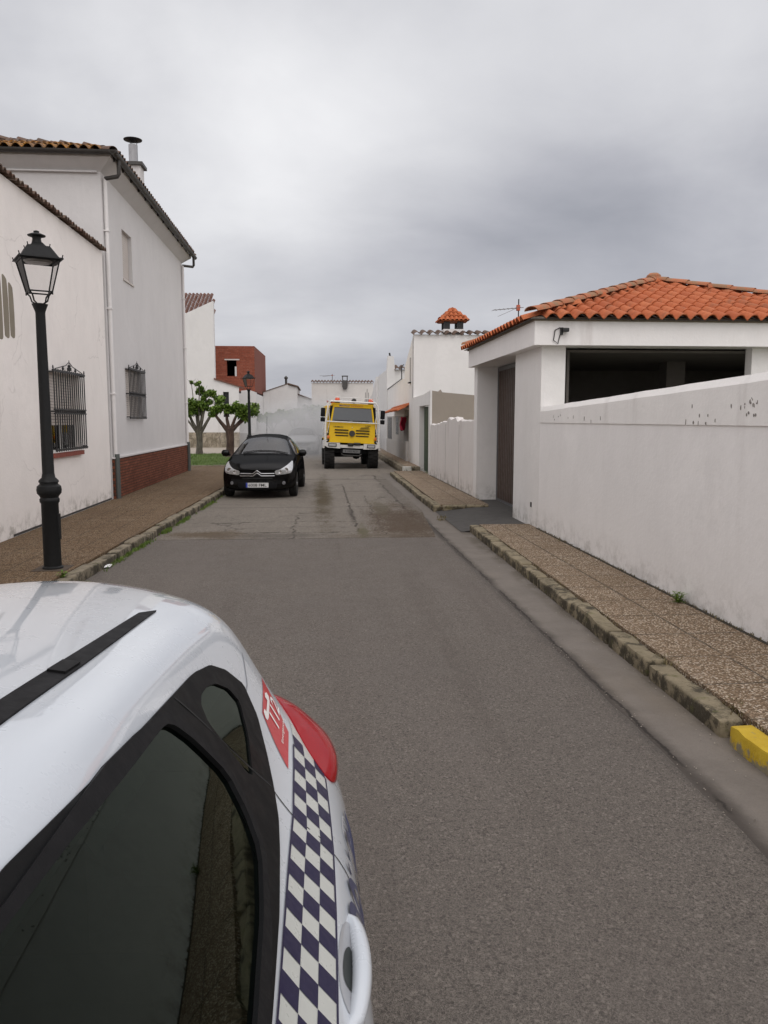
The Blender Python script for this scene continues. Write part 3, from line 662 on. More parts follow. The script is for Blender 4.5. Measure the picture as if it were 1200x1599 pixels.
def tiles(A, B, poly3, w=.215, c=.345, mb=None, rnd=None, lift=.04, jit=.006, maxrow=99):
    """curved clay tiles on the plane through A-B (eave) and the other corners; poly3 is the slope outline"""
    mb = mb or MB(); rnd = rnd or random.Random(1); A = Vector(A); far = max(poly3, key=lambda p: (Vector(p)-A).cross((Vector(B)-A).normalized()).length)
    e, s, n = frame_of(A, B, far)
    P2 = [((Vector(p)-A).dot(e), (Vector(p)-A).dot(s)) for p in poly3]
    am, aM = min(p[0] for p in P2), max(p[0] for p in P2); bM = max(p[1] for p in P2)
    prof = [(-.50, .0), (-.42, .012), (-.36, .030), (-.27, .054), (-.13, .073), (.0, .077), (.13, .069), (.24, .045), (.32, .022), (.40, .004), (.50, .0)]
    ncol = max(1, round((aM-am)/w)); w = (aM-am)/ncol; r = 0
    while r*c < bM and r < maxrow:
        b0 = r*c-.04 if r == 0 else r*c; b1 = r*c+c+.05
        for k in range(ncol):
            a = am+(k+.5)*w; bc = r*c+c*.45
            if not inpoly((a, min(bc, bM-.01)), P2): continue
            ja = rnd.uniform(-jit, jit); jb = rnd.uniform(-jit, jit)*1.5; jz = rnd.uniform(0, jit); V = []
            for (b, l, kk) in ((b0+jb, lift+jz, 1.03), (b1+jb, .006, .94)):
                for (p, h) in prof: V.append(A+e*(a+ja+p*w*kk)+s*b+n*(l+h*(w/.215)))
            m = len(prof); base = [V[i]-n*.016 for i in range(m)]
            mb.add(V+base, [(i, i+1, m+i+1, m+i) for i in range(m-1)]+[(i, i+1, 2*m+i+1, 2*m+i) for i in range(m-1)])
        r += 1
    return mb
def ridge(A, B, mb, r=.115, L_=.36, rnd=None, lift=.03, sq=.8):
    A, B = Vector(A), Vector(B); d = (B-A).normalized(); q = d.cross(Vector((0, 0, 1))).normalized(); u = q.cross(d).normalized(); n = int((B-A).length/L_)+1
    for k in range(n):
        t0, t1 = k*L_-.02, min((k+1)*L_+.03, (B-A).length+.05); V = []
        for (t, rr, l) in ((t0, r*1.04, lift+.015), (t1, r*.96, lift)):
            for i in range(9): an = PI*i/8; V.append(A+d*t+q*rr*math.cos(an)+u*(rr*sq*math.sin(an)+l-.03))
        base = [V[i]*.86+(A+d*t0+u*(lift))*.14 for i in range(9)]
        mb.add(V+base, [(i, i+1, 10+i, 9+i) for i in range(8)]+[(i, i+1, 19+i, 18+i) for i in range(8)])
    return mb
def coping(y0, y1, x, z, w=.215, depth=.32, axis='y', slope=.25, mb=None):
    """one course of tiles along a wall top, ends towards the street"""
    mb = mb or MB()
    if axis == 'y': return tiles((x, y0, z), (x, y1, z), [(x, y0, z), (x, y1, z), (x-depth, y1, z+depth*slope), (x-depth, y0, z+depth*slope)], w, depth, mb, random.Random(int(y0*10)+3), .01, .010)
    return tiles((y0, x, z), (y1, x, z), [(y0, x, z), (y1, x, z), (y1, x+depth, z+depth*slope), (y0, x+depth, z+depth*slope)], w, depth, mb, random.Random(int(y0*10)+5), .01, .010)
def grille(parent, x, y0, y1, z0, z1, nb, proud=.085, crest=True):
    m = MB(); X = x+proud
    for k in range(nb): y = y0+.03+(y1-y0-.06)*k/(nb-1); m.tube([(X, y, z0), (X, y, z1)], .0105, 6)
    for zc, h in ((z0+.03, .035), (z1-.03, .04)): m.box(X-.015, X+.015, y0, y1, zc-h/2, zc+h/2)
    zm = z0+(z1-z0)*.49
    for d in (-.035, .035): m.box(X-.015, X+.015, y0, y1, zm+d-.012, zm+d+.012)
    for k in range(nb*2): y = y0+.03+(y1-y0-.06)*k/(nb*2-1); m.box(X-.006, X+.006, y-.008, y+.008, zm-.03, zm+.03)
    for yy in (y0+.02, y1-.02):
        for zc in (z0+.05, zm, z1-.05): m.box(x-.05, X, yy-.012, yy+.012, zc-.012, zc+.012)
    if crest:
        yc = (y0+y1)/2
        m.tube([(X, y0+.12, z1), (X, yc-.18, z1+.09), (X, yc, z1+.16), (X, yc+.18, z1+.09), (X, y1-.12, z1)], .008, 5)
        for yy, h, r_ in ((y0+.02, .045, .014), (y1-.02, .045, .014), (yc-.35, .06, .02), (yc+.35, .06, .02), (yc, .10, .04)):
            m.lathe([(.005, 0), (r_, .01), (r_, h*.6), (r_*.5, h*.75), (r_*.9, h*.9), (.003, h*1.25)], (X, yy, z1), 8)
        m.tube([(X, yc, z1+.1), (X, yc, z1+.19)], .006, 5)
    return obj('window_grille', m, M_iron, parent, world=True, smooth=True)
def window(parent, x, y0, y1, z0, z1, shutter=True, sd=-1, front=True):
    """window set back in a street wall whose face is at x; sd = direction into the house"""
    f = MB(); t = .05; xa, xb = sorted((x+sd*.10, x+sd*.15))
    for (a, b, c, d) in ((y0, y1, z0, z0+t), (y0, y1, z1-t, z1), (y0, y0+t, z0+t, z1-t), (y1-t, y1, z0+t, z1-t), ((y0+y1)/2-.03, (y0+y1)/2+.03, z0+t, z1-t)): f.box(xa, xb, a, b, c, d)
    o = obj('window_frame', f, M_frame, parent, world=True)
    g_ = MB(); g_.box(x+sd*.128, x+sd*.122, y0+t, y1-t, z0+t, z1-t); obj('pane', g_, M_glassd, o, world=True)
    if shutter:
        s_ = MB(); zb = z0+(z1-z0)*shutter; n = int((z1-zb)/.05)
        for k in range(n): a, b = sorted((x+sd*.085, x+sd*.098) if front else (x+sd*.17, x+sd*.185)); s_.box(a, b, y0+.02, y1-.02, zb+k*(z1-zb)/n+.003, zb+(k+1)*(z1-zb)/n-.003)
        obj('shutter', s_, M_shut, o, world=True)
    return o
# ---------------------------------------------------------------- low house on the left with the tiled wall top
h = thing('white_house', 'low white house at left edge with weathered wall, crested window grille and beige paint patches', 'house', (-4.52, 6, 0), group='white houses along the street')
m = MB(); wall(m, 'x', -4.80, -4.52, -9, 17.44, 0, 5.34, [(13.75, 15.45, 1.28, 2.66)]); obj('wall', m, M_wallL1, h, world=True)
m = MB(); m.box(-9, -4.82, -9, 17.4, 0, 5.0); m.cur = 0; obj('inner_wall', MB().box(-9, -8.7, -9, 17.4, 0, 5.6), M_wallL1, h, world=True)
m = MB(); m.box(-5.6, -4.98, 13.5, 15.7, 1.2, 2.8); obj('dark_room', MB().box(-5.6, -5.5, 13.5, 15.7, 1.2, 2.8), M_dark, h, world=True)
window(h, -4.52, 13.75, 15.45, 1.28, 2.66, shutter=.34)
grille(h, -4.52, 13.72, 15.50, 1.30, 2.70, 15)
m = MB(); m.box(-4.55, -4.45, 13.68, 15.36, 1.20, 1.275); obj('window_sill', m, plain('red_brick_sill', (.24, .065, .045), .8, .2, 12), h, world=True)
m = MB()
for (ya, yb, za, zb) in ((11.98, 12.17, 3.04, 3.90), (12.20, 12.38, 3.06, 3.82), (11.66, 11.93, 3.0, 3.95)):
    pl = smoothpoly([(ya, za+.03), (ya+.03, za), (yb-.04, za-.02), (yb, za+.04), (yb+.01, (za+zb)/2), (yb-.01, zb-.05), (yb-.05, zb-.01), (ya+.04, zb+.03), (ya, zb)], 1)
    m.prism(pl, 'x', -4.52, -4.517)
obj('paint_patch', m, plain('beige_patch_paint', (.235, .205, .155), .8, .12, 5), h, world=True)
m = MB(); m.box(-4.523, -4.516, 11.9, 17.43, .13, .165); obj('foot_strip', m, plain('dark_joint', (.06, .055, .05), .9, .3, 9), h, world=True)  # dark strip along the foot of the wall
m = coping(-8.9, 17.42, -4.455, 5.335, .165, .30, slope=.16); tiles((-4.72, -8.9, 5.37), (-4.72, 17.42, 5.37), [(-4.72, -8.9, 5.37), (-4.72, 17.42, 5.37), (-8.6, 17.42, 5.8), (-8.6, -8.9, 5.8)], .40, .8, m, random.Random(8))
obj('roof', m, M_tiled, h, world=True, smooth=True)
# ---------------------------------------------------------------- tall two-storey house on the left
h = thing('white_house', 'tall two-storey white house on the left with brick plinth, dark gutter and roof chimney', 'house', (-4.5, 22, 0), group='white houses along the street')
m = MB(); hl = [(18.98, 20.64, 1.90, 3.04), (19.13, 20.08, 5.08, 6.20)]
wall(m, 'x', -4.78, -4.50, 17.5, 27.22, 0, 7.0, hl); wall(m, 'y', 17.5, 17.78, -16, -4.78, 0, 7.0); wall(m, 'y', 26.94, 27.22, -16, -4.78, 0, 7.0); m.box(-16, -4.78, 17.78, 26.94, 6.7, 6.95)
m.box(-16, -4.56, 17.42, 17.50, 6.93, 6.96)
obj('wall', m, M_wallL2, h, world=True)
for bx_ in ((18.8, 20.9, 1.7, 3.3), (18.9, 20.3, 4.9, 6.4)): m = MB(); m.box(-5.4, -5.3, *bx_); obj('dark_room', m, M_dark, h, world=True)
window(h, -4.50, 18.98, 20.64, 1.90, 3.04, shutter=.02); window(h, -4.50, 19.13, 20.08, 5.08, 6.20, shutter=.02)
m = MB(); m.box(-4.56, -4.47, 19.10, 20.12, 5.045, 5.08); obj('window_sill', m, M_shut, h, world=True)
grille(h, -4.50, 18.95, 20.68, 1.86, 3.06, 13)
# cornice: sloped soffit all round, then the gutter and the tiles
m = MB(); a = .27
x1, y0, y1 = -4.5, 17.5, 27.22
m.hexa([(-16, y0, 6.96), (x1, y0, 6.96), (x1, y1, 6.96), (-16, y1, 6.96), (-16-a, y0-a, 7.18), (x1+a, y0-a, 7.18), (x1+a, y1+a, 7.18), (-16-a, y1+a, 7.18)])
m.box(-16-a, x1+a, y0-a, y1+a, 7.18, 7.27); obj('cornice', m, M_wallL2, h, world=True)
E0, E1 = (x1+a+.08, y0-a-.08, 7.27), (x1+a+.08, y1+a+.08, 7.27)
ry = 20.2; rz = 7.27+(5.2)*.36; dx = 5.2; ax = E0[0]-dx; ay0, ay1 = E0[1]+dx, E1[1]-dx
def hipcorner(): pass
AP0, AP1 = (ax, E0[1]+5.2, rz), (ax, E1[1]-5.2, rz)
if AP1[1] < AP0[1]: mid = (AP0[1]+AP1[1])/2; AP0 = AP1 = (ax, mid, rz)
m = tiles(E0, E1, [E0, E1, AP1, AP0], .22, .36, rnd=random.Random(4)); obj('roof', m, M_tiled, h, world=True, smooth=True)
m = tiles((-16.3, E0[1], 7.27), E0, [(-16.3, E0[1], 7.27), E0, AP0, (-16.3, AP0[1], rz)], .22, .36, rnd=random.Random(6), maxrow=4); r_ = obj('roof_end', m, M_tileo, h, world=True, smooth=True)
m = MB(); ridge(E0, AP0, m, .10); ridge(E1, AP1, m, .10); obj('hip_tiles', m, M_tiled, h, world=True, smooth=True)
m = MB(); m.hexa([(-16.3, E0[1]+.02, 7.26), (E0[0]-.02, E0[1]+.02, 7.26), (E1[0]-.02, E1[1]-.02, 7.26), (-16.3, E1[1]-.02, 7.26), (-16.3, AP0[1], rz-.01), (ax, AP0[1], rz-.01), (ax, AP1[1]+.01, rz-.01), (-16.3, AP1[1]+.01, rz-.01)]); obj('roof_deck', m, M_dark, h, world=True)
g_ = MB(); gx, gy = x1+a+.10, y0-a-.10
def halfpipe(mb, A, B, r=.075):
    A, B = Vector(A), Vector(B); d = (B-A).normalized(); q = d.cross(Vector((0, 0, 1))).normalized(); V = []
    for P in (A, B):
        for i in range(9): an = PI+PI*i/8; V.append(P+q*r*math.cos(an)+Vector((0, 0, r*math.sin(an))))
        for i in range(8, -1, -1): an = PI+PI*i/8; V.append(P+q*r*.92*math.cos(an)+Vector((0, 0, r*.92*math.sin(an))))
    n = 18; mb.add(V, [(i, (i+1) % n, n+(i+1) % n, n+i) for i in range(n)]+[tuple(range(n)), tuple(range(n, 2*n))])
    return mb
halfpipe(g_, (gx, gy-.075, 7.27), (gx, y1+a+.16, 7.24)); halfpipe(g_, (-16, gy, 7.27), (gx+.075, gy, 7.27))
for k in range(14): y = y0+k*.74; g_.box(gx-.10, gx-.06, y-.012, y+.012, 7.17, 7.26)
obj('gutter', g_, M_gutm, h, world=True, smooth=True)
def downpipe(y, dy, name='downpipe'):
    d = MB(); d.tube([(gx, y+dy, 7.20), (gx, y+dy, 6.93), (gx-.03, y+dy, 6.88), (-4.44, y, 6.86)], .042, 10); obj('pipe_elbow', d, M_gutm, h, world=True, smooth=True)
    d = MB(); d.tube([(-4.445, y, 6.86), (-4.445, y, 1.02)], .042, 10)
    for z in (2.4, 4.2, 5.8): d.box(-4.51, -4.395, y-.055, y+.055, z-.015, z+.015)
    obj('downpipe', d, M_pipew, h, world=True, smooth=True)
    d = MB(); d.tube([(-4.42, y, 1.10), (-4.42, y, .10)], .058, 12); obj('pipe_guard', d, M_pipeg, h, world=True, smooth=True)
downpipe(17.62, -.10); downpipe(27.05, .30)
m = MB(); m.box(-4.5, -4.455, 17.50, 27.22, .10, 1.0); m.box(-9, -4.455, 27.22, 27.265, .10, 1.0); obj('brick_plinth', m, M_brickL, h, world=True)
m = MB(); m.box(-4.5, -4.44, 17.49, 27.27, 1.0, 1.035); obj('plinth_cap', m, M_wallL2, h, world=True)
m = MB(); m.box(-5.02, -4.60, 21.85, 22.28, 7.0, 8.42); c_ = obj('chimney', m, M_wallL2, h, world=True)
m = MB(); m.box(-5.09, -4.53, 21.78, 22.35, 8.42, 8.50); obj('chimney_cap', m, M_gutm, c_, world=True)
m = MB(); m.tube([(-4.81, 22.05, 8.5), (-4.81, 22.05, 8.98)], .115, 16); obj('flue', m, plain('galvanised_steel', (.30, .30, .31), .4, .12, 6, metal=.6), c_, world=True, smooth=True)
m = MB()
for k in range(3): a_ = k*2.1; m.tube([(-4.81+.1*math.cos(a_), 22.05+.1*math.sin(a_), 8.95), (-4.81+.1*math.cos(a_), 22.05+.1*math.sin(a_), 9.10)], .01, 5)
m.lathe([(.02, 9.04), (.235, 9.10), (.24, 9.115), (.12, 9.15), (.0, 9.165)], (-4.81, 22.05, 0), 24); obj('flue_cowl', m, M_iron, c_, world=True, smooth=True)
# ---------------------------------------------------------------- houses beyond the lawn
h = thing('white_house', 'white gabled house with brown tiled slope and stone-clad base behind the two pollarded trees', 'house', (-7, 50, 0), group='white houses along the street')
m = MB(); m.prism([(-14, 1.05), (-6.45, 1.05), (-6.45, 9.05), (-8.4, 8.15), (-14, 5.6)], 'y', 50, 50.5); obj('wall', m, M_far, h, world=True)
m = MB(); wall(m, 'y', 50.0, 50.3, -6.45, -5.02, 1.05, 3.75, [(-5.98, -5.62, 2.0, 3.55)]); m.prism([(-6.45, 3.75), (-5.02, 3.75), (-5.02, 3.86), (-6.45, 4.32)], 'y', 50, 50.3); obj('side_wall', m, M_far, h, world=True)
m = MB(); m.box(-6.0, -5.6, 50.28, 50.32, 1.95, 3.6); obj('window', m, plain('dark_window', (.03, .033, .035), .2), h, world=True)
m = MB(); m.box(-14, -5.0, 49.92, 50.0, .10, 1.05); sp = NB('stone_cladding'); cc = sp.mix(sp.mr(sp.noise(3, 7, .7, sp.map(sp.co(), (1.6, 1, .8))), .42, .60), (.20, .17, .12), (.36, .31, .24)); cc = sp.mix(sp.mr(sp.vor(2.4, 'DISTANCE_TO_EDGE'), 0, .05, .7, 0), cc, (.12, .10, .08)); obj('stone_base', m, sp.fin(cc, .9), h, world=True)
m = tiles((-11, 50.55, 8.3), (-6.44, 50.55, 8.3), [(-11, 50.55, 8.3), (-6.44, 50.55, 8.3), (-6.95, 54.0, 9.98), (-11, 54.0, 9.98)], .24, .4, rnd=random.Random(3)); obj('roof', m, M_tileb, h, world=True, smooth=True)
m = MB(); m.prism([(-6.5, 4.30), (-4.98, 3.84), (-4.98, 3.92), (-6.5, 4.40)], 'y', 49.9, 53.3); obj('side_roof', m, M_tileb, h, world=True)
h = thing('brick_building', 'unfinished red brick upper storey with an empty window opening, white below', 'building', (-5.8, 56, 0))
m = MB(); wall(m, 'y', 55, 55.25, -9, -4.40, 3.75, 6.80, [(-6.28, -5.62, 4.78, 5.85)]); obj('brick_wall', m, M_brickF, h, world=True)
m = MB(); m.box(-4.65, -4.40, 55.25, 66, 3.75, 6.80); m.prism([(55.25, 6.8), (66, 6.8), (66, 7.0)], 'x', -4.65, -4.40); obj('side_wall', m, M_brickS, h, world=True)
m = MB(); m.box(-9, -8.8, 55.25, 66, 3.7, 6.8); m.box(-9, -4.6, 65.7, 66, 3.7, 6.8); m.box(-8.8, -4.65, 55.25, 65.7, 6.6, 6.7); m.box(-8.8, -4.65, 55.25, 65.7, 3.5, 3.7); obj('inner_shell', m, M_dark, h, world=True)
m = MB(); m.box(-6.42, -5.42, 54.97, 55.0, 5.85, 5.93); obj('lintel', m, M_farB, h, world=True)
m = MB(); m.box(-5.74, -5.62, 55.0, 55.12, 4.78, 5.42); obj('polystyrene_board', m, M_far, h, world=True)
m = MB(); m.box(-9, -4.36, 54.95, 66.1, 0, 3.62); m.prism([(-5.35, 3.62), (-4.36, 3.62), (-4.36, 3.40+.3), (-4.8, 3.86), (-5.35, 3.80)], 'y', 54.95, 56); obj('white_wall', m, M_far, h, world=True)
m = MB(); 
for z in (4.0+.2*k for k in range(14)): m.box(-4.42, -4.395, 55.02, 55.25, z, z+.09)
obj('brick_toothing', m, M_dark, h, world=True)
h = thing('white_house', 'far white house with low gable, lean-to and short flue pipe behind the mist', 'house', (-2.6, 62, 0), group='white houses along the street')
m = MB(); m.prism([(-4.35, 0), (-2.44, 0), (-2.44, 4.56), (-4.35, 3.92)], 'y', 62, 70); m.prism([(-2.44, 0), (-1.74, 0), (-1.74, 4.33), (-2.44, 4.50)], 'y', 62.1, 70); m.prism([(-1.74, 0), (1.2, 0), (1.2, 3.0), (-.45, 3.33), (-1.74, 3.80)], 'y', 64, 70); obj('wall', m, M_far, h, world=True)
m = MB(); m.prism([(-2.44, 4.56), (-1.64, 4.33), (-1.64, 4.43), (-2.44, 4.66)], 'y', 61.95, 70); m.prism([(-4.4, 3.91), (-2.44, 4.57), (-2.44, 4.63), (-4.4, 3.97)], 'y', 61.95, 70); m.prism([(-1.78, 3.82), (-.40, 3.32), (-.40, 3.42), (-1.78, 3.92)], 'y', 63.9, 70); obj('roof', m, M_tiled, h, world=True)
m = MB(); m.tube([(-2.62, 63, 4.4), (-2.62, 63, 5.0)], .09, 12); m.lathe([(.02, 4.98), (.14, 5.02), (.15, 5.12), (.02, 5.25)], (-2.62, 63, 0), 12); obj('flue', m, M_gutm, h, world=True, smooth=True)
h = thing('white_house', 'plain weathered white house with little chimney right behind the yellow truck', 'house', (1.8, 62, 0), group='white houses along the street')
m = MB(); m.box(-.62, 4.16, 62, 72, 0, 4.68); obj('wall', m, M_farB, h, world=True)
m = coping(-.66, 4.2, 61.93, 4.68, .24, .3, axis='x'); obj('roof', m, M_tiled, h, world=True, smooth=True)
m = MB(); m.prism([(1.75, 4.35), (1.86, 4.15), (2.06, 4.15), (2.17, 4.35), (2.17, 4.75), (1.75, 4.75)], 'y', 61.8, 62.0); m.box(1.75, 2.17, 61.8, 62.3, 4.75, 4.86)
for xx in (1.75, 2.11): m.box(xx, xx+.06, 61.8, 62.3, 4.86, 5.16)
m.box(1.72, 2.20, 61.75, 62.35, 5.16, 5.22); obj('chimney', m, M_gutm, h, world=True)
def antenna(name, x, y, z0, z1, label, s=1.0, rz=0, group=None):
    o = thing(name, label, 'aerial', (x, y, z0), rz, group); H_ = z1-z0
    m = MB(); m.tube([(0, 0, 0), (0, 0, H_)], .014*max(1, s), 8); obj('mast', m, M_iron, o, smooth=True)
    m = MB(); m.tube([(-.62*s, 0, H_*.80), (.12*s, 0, H_*.86)], .008*max(1, s), 6)
    for k in range(7): t_ = -.6+.1*k; m.tube([(t_*s, -.16*s, H_*(.80+.06*(t_+.62)/.74)), (t_*s, .16*s, H_*(.80+.06*(t_+.62)/.74))], .004*max(1, s), 5)
    for d in (-.10, .10): m.tube([(.0, d*s, H_*.86), (-.48*s, d*s*.6, H_*.70)], .004*max(1, s), 5)
    obj('boom', m, plain('aerial_metal', (.16, .15, .15), .5), o)
    m = MB(); m.box(-.05*s, .03*s, -.035*s, .035*s, H_*.80, H_*.90, bev=.01); obj('aerial_box', m, plain('orange_plastic', (.42, .10, .05), .5), o)
    return o
antenna('aerial', 1.35-1.25+.9, 63, 4.7, 5.4, 'small television aerial on the roof of the far weathered house behind the truck', 1.6)
# ---------------------------------------------------------------- right: nearest house with the hipped orange roof
h = thing('white_house', 'white house on the right with hipped orange tile roof, open porch and brown gate', 'house', (3.4, 14.6, 0), group='white houses along the street')
m = MB(); m.box(3.45, 3.83, 12.22, 13.88, 0, 2.98); m.box(3.40, 3.86, 17.02, 17.35, 0, 2.98); m.box(3.86, 9.6, 17.1, 17.35, 0, 2.98); wall(m, 'y', 12.22, 12.42, 3.83, 9.6, 0, 2.98, [(3.83, 6.86, 1.0, 2.98), (7.2, 9.3, 1.0, 2.98)]); m.box(9.4, 9.6, 12.42, 17.1, 0, 2.98)
m.box(3.63, 3.83, 13.88, 14.05, 0, 2.98)
obj('wall', m, M_wall, h, world=True)
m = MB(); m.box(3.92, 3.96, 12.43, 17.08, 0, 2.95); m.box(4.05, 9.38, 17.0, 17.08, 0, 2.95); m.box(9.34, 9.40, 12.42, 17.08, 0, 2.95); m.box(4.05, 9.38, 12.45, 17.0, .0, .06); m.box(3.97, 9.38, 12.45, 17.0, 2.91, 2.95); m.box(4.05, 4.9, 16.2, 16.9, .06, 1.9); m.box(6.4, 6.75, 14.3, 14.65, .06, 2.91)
obj('porch_shade_lining', m, M_dark, h, world=True)  # dark sheets inside the porch, its shade put into their colour
m = MB(); m.box(3.27, 9.62, 12.0, 17.38, 2.98, 3.34); obj('fascia', m, M_fascia, h, world=True)
m = MB(); m.box(3.84, 3.90, 16.94, 17.0, .06, 2.96); m.box(3.84, 3.90, 13.92, 13.98, .06, 2.96); m.box(3.84, 3.90, 13.98, 16.94, 2.88, 2.96); m.box(3.84, 3.90, 13.98, 16.94, .06, .14); gf = obj('gate_frame', m, plain('grey_steel', (.16, .16, .165), .45, .1, 12, metal=.4), h, world=True)
m = MB(); m.box(3.865, 3.895, 13.98, 16.94, .14, 2.88)
for k in range(19): m.box(3.85, 3.866, 14.0+k*.155, 14.0+k*.155+.12, .16, 2.86)
obj('gate_panel', m, plain('brown_gate_panel', (.060, .036, .026), .55, .2, 6), gf, world=True)
EA, EB, EC, ED = (3.17, 11.90, 3.36), (9.72, 11.90, 3.36), (9.72, 17.50, 3.36), (3.17, 17.50, 3.36); AP = (6.40, 15.05, 4.43)
m = MB()
for a_, b_ in ((EA, EB), (EB, EC), (EC, ED), (ED, EA)): tiles(a_, b_, [a_, b_, AP], .225, .345, m, random.Random(int(a_[0]*7)), .024, .003)
obj('roof', m, M_tile, h, world=True, smooth=True)
m = MB(); m.add([EA, EB, EC, ED, AP], [(0, 1, 4), (1, 2, 4), (2, 3, 4), (3, 0, 4), (3, 2, 1, 0)]); obj('roof_deck', m, M_dark, h, world=True)
m = MB()
for a_ in (EA, EB, EC, ED): v_ = (Vector(AP)-Vector(a_))*.01; ridge(Vector(a_)+v_+Vector((0, 0, .075)), Vector(AP)+Vector((0, 0, .06)), m, .115, .40, lift=.045, sq=.62)
obj('hip_tiles', m, M_ridge, h, world=True, smooth=True)
m = MB(); m.lathe([(.14, -.02), (.13, .04), (.08, .08), (0, .09)], (AP[0], AP[1], AP[2]+.12), 14); obj('roof_finial', m, M_ridge, h, world=True, smooth=True)
m = MB(); m.box(3.245, 9.65, 11.965, 12.03, 3.34, 3.395); m.box(3.245, 3.30, 12.03, 17.42, 3.34, 3.395); obj('mortar_bed', m, plain('weathered_mortar', (.20, .16, .12), .95, .3, 12), h, world=True)
m = MB(); m.box(3.66, 3.70, 11.955, 12.0, 3.13, 3.24); m.box(3.68, 3.78, 11.90, 11.96, 3.17, 3.23, bev=.015); m.tube([(3.66, 11.99, 3.24), (3.58, 11.985, 3.20), (3.56, 11.985, 3.05), (3.63, 11.985, 3.0), (3.66, 11.99, 3.13)], .008, 5); obj('spotlight', m, M_iron, h, world=True)
m = MB(); m.box(3.440, 3.452, 12.62, 12.68, .42, .50); obj('drain_hole', m, M_iron, h, world=True)
antenna('aerial', 4.62, 18.4, 3.3, 4.62, 'television aerial with orange box rising behind the near edge of the orange tiled roof', 1.0, R(5))
# ---------------------------------------------------------------- right: tall garden wall in the foreground
h = thing('garden_wall', 'long smooth white garden wall along the right pavement, its top band flaking and stained', 'wall', (3.45, 4, 0))
m = MB(); m.box(3.45, 3.63, -9, 12.22, 0, 1.80); obj('wall', m, M_wallG, h, world=True)
zt_ = lambda y: 2.04+(12.2-y)*.0285
m = MB(); vs = []
for y in [-9+21.2*k/60 for k in range(61)]:
    z = zt_(y)+.008*mnoise.noise(Vector((y*2, 0, 0))); vs += [(3.438, y, 1.80), (3.436, y, z-.07), (3.47, y, z), (3.66, y, z-.01), (3.66, y, 1.80)]
for k in range(60):
    for q in range(5): m.f.append((k*5+q, k*5+(q+1) % 5, (k+1)*5+(q+1) % 5, (k+1)*5+q)); m.mi.append(0)
m.v = vs; m.f += [(0, 1, 2, 3, 4), tuple(300+i for i in range(5))]; m.mi += [0, 0]; obj('wall_top', m, M_band, h, world=True)
rs = random.Random(12); m = MB()
for (yc, zc, n_, sp_) in ((11.1, 1.86, 6, .22), (9.7, 1.845, 3, .3), (7.0, 1.86, 9, .25), (6.15, 1.94, 9, .14), (6.1, 2.0, 6, .08), (5.4, 1.9, 6, .5)):
    for _ in range(n_):
        y = yc+rs.gauss(0, sp_); z = max(1.815, zc+rs.gauss(0, .05)); w_ = rs.uniform(.003, .014); h_ = rs.uniform(.006, .032)
        if z+h_ > zt_(y)-.08: continue
        pl = [(y+w_*math.cos(t)*rs.uniform(.6, 1.1), z+h_*math.sin(t)*rs.uniform(.5, 1.1)) for t in [k*PI/3 for k in range(6)]]; m.prism(pl, 'x', 3.4335, 3.4375)
obj('flaked_spots', m, plain('dark_flaked_spots', (.22, .205, .19), .9, .3, 30), h, world=True)
# ---------------------------------------------------------------- right: low stained wall, bare cement wall and the portal of the next house
h = thing('low_wall', 'low white stained wall with ragged broken top beside the short stretch of pavement', 'wall', (3.4, 20.5, 0))
m = MB(); vs = []; n_ = 44
for k in range(n_+1):
    y = 17.35+(24.2-17.35)*k/n_; z = 1.86-.012*(y-17)+.045*mnoise.noise(Vector((y*1.6, 2, 0)))+.03*mnoise.noise(Vector((y*6, 2, 0)))+(.08 if 19.6 < y < 21.0 else 0)-(.06 if y > 22.4 else 0)
    vs += [(3.40, y, 0), (3.40, y, z-.03), (3.44, y, z), (3.58, y, z-.02), (3.58, y, 0)]
for k in range(n_):
    for q in range(4): m.f.append((k*5+q, k*5+q+1, (k+1)*5+q+1, (k+1)*5+q)); m.mi.append(0)
m.v = vs; m.f += [(0, 1, 2, 3, 4), tuple(n_*5+i for i in range(5))]; m.mi += [0, 0]; obj('wall', m, M_wallW2, h, world=True)
m = MB(); 
for y in (19.2, 21.3): m.box(3.392, 3.40, y, y+.012, .2, 1.72)
obj('wall_joint', m, M_greyd, h, world=True)
h = thing('cement_wall', 'bare grey cement wall facing the camera above the low stained white wall', 'wall', (4.2, 24.2, 0))
m = MB(); m.prism([(3.43, 0), (6.3, 0), (6.3, 2.50), (4.9, 2.58), (3.75, 2.68), (3.70, 2.76), (3.64, 2.70), (3.43, 2.73)], 'y', 24.22, 24.42); obj('wall', m, M_grey, h, world=True)
h = thing('white_house', 'two-storey white house on the right with tile-capped chimney and green door', 'house', (3.4, 29, 0), group='white houses along the street')
m = MB(); wall(m, 'x', 3.40, 3.62, 24.42, 29.0, 0, 2.62, [(24.75, 27.05, 0, 2.30)]); m.prism([(24.42, 2.62), (29.0, 2.62), (29, 2.52+.12), (26, 2.66), (24.42, 2.74)], 'x', 3.40, 3.62); m.box(3.38, 3.43, 24.19, 24.42, 0, 2.74)
obj('portal_wall', m, M_wall, h, world=True)
m = MB(); m.box(3.575, 3.61, 24.75, 27.05, .1, 2.28)
for k in range(12): m.box(3.565, 3.576, 24.78+k*.19, 24.92+k*.19, .14, 2.24)
obj('door', m, plain('green_metal_door', (.035, .065, .035), .5, .15, 8), h, world=True)
m = MB(); m.box(3.42, 12, 29.0, 29.2, 0, 4.92); obj('wall', m, M_wall, h, world=True)
m = MB(); m.prism([(29.2, 0), (40, 0), (40, 3.2), (33.0, 3.46), (31.95, 3.50), (31.9, 3.95), (29.2, 4.86)], 'x', 3.62, 3.70)
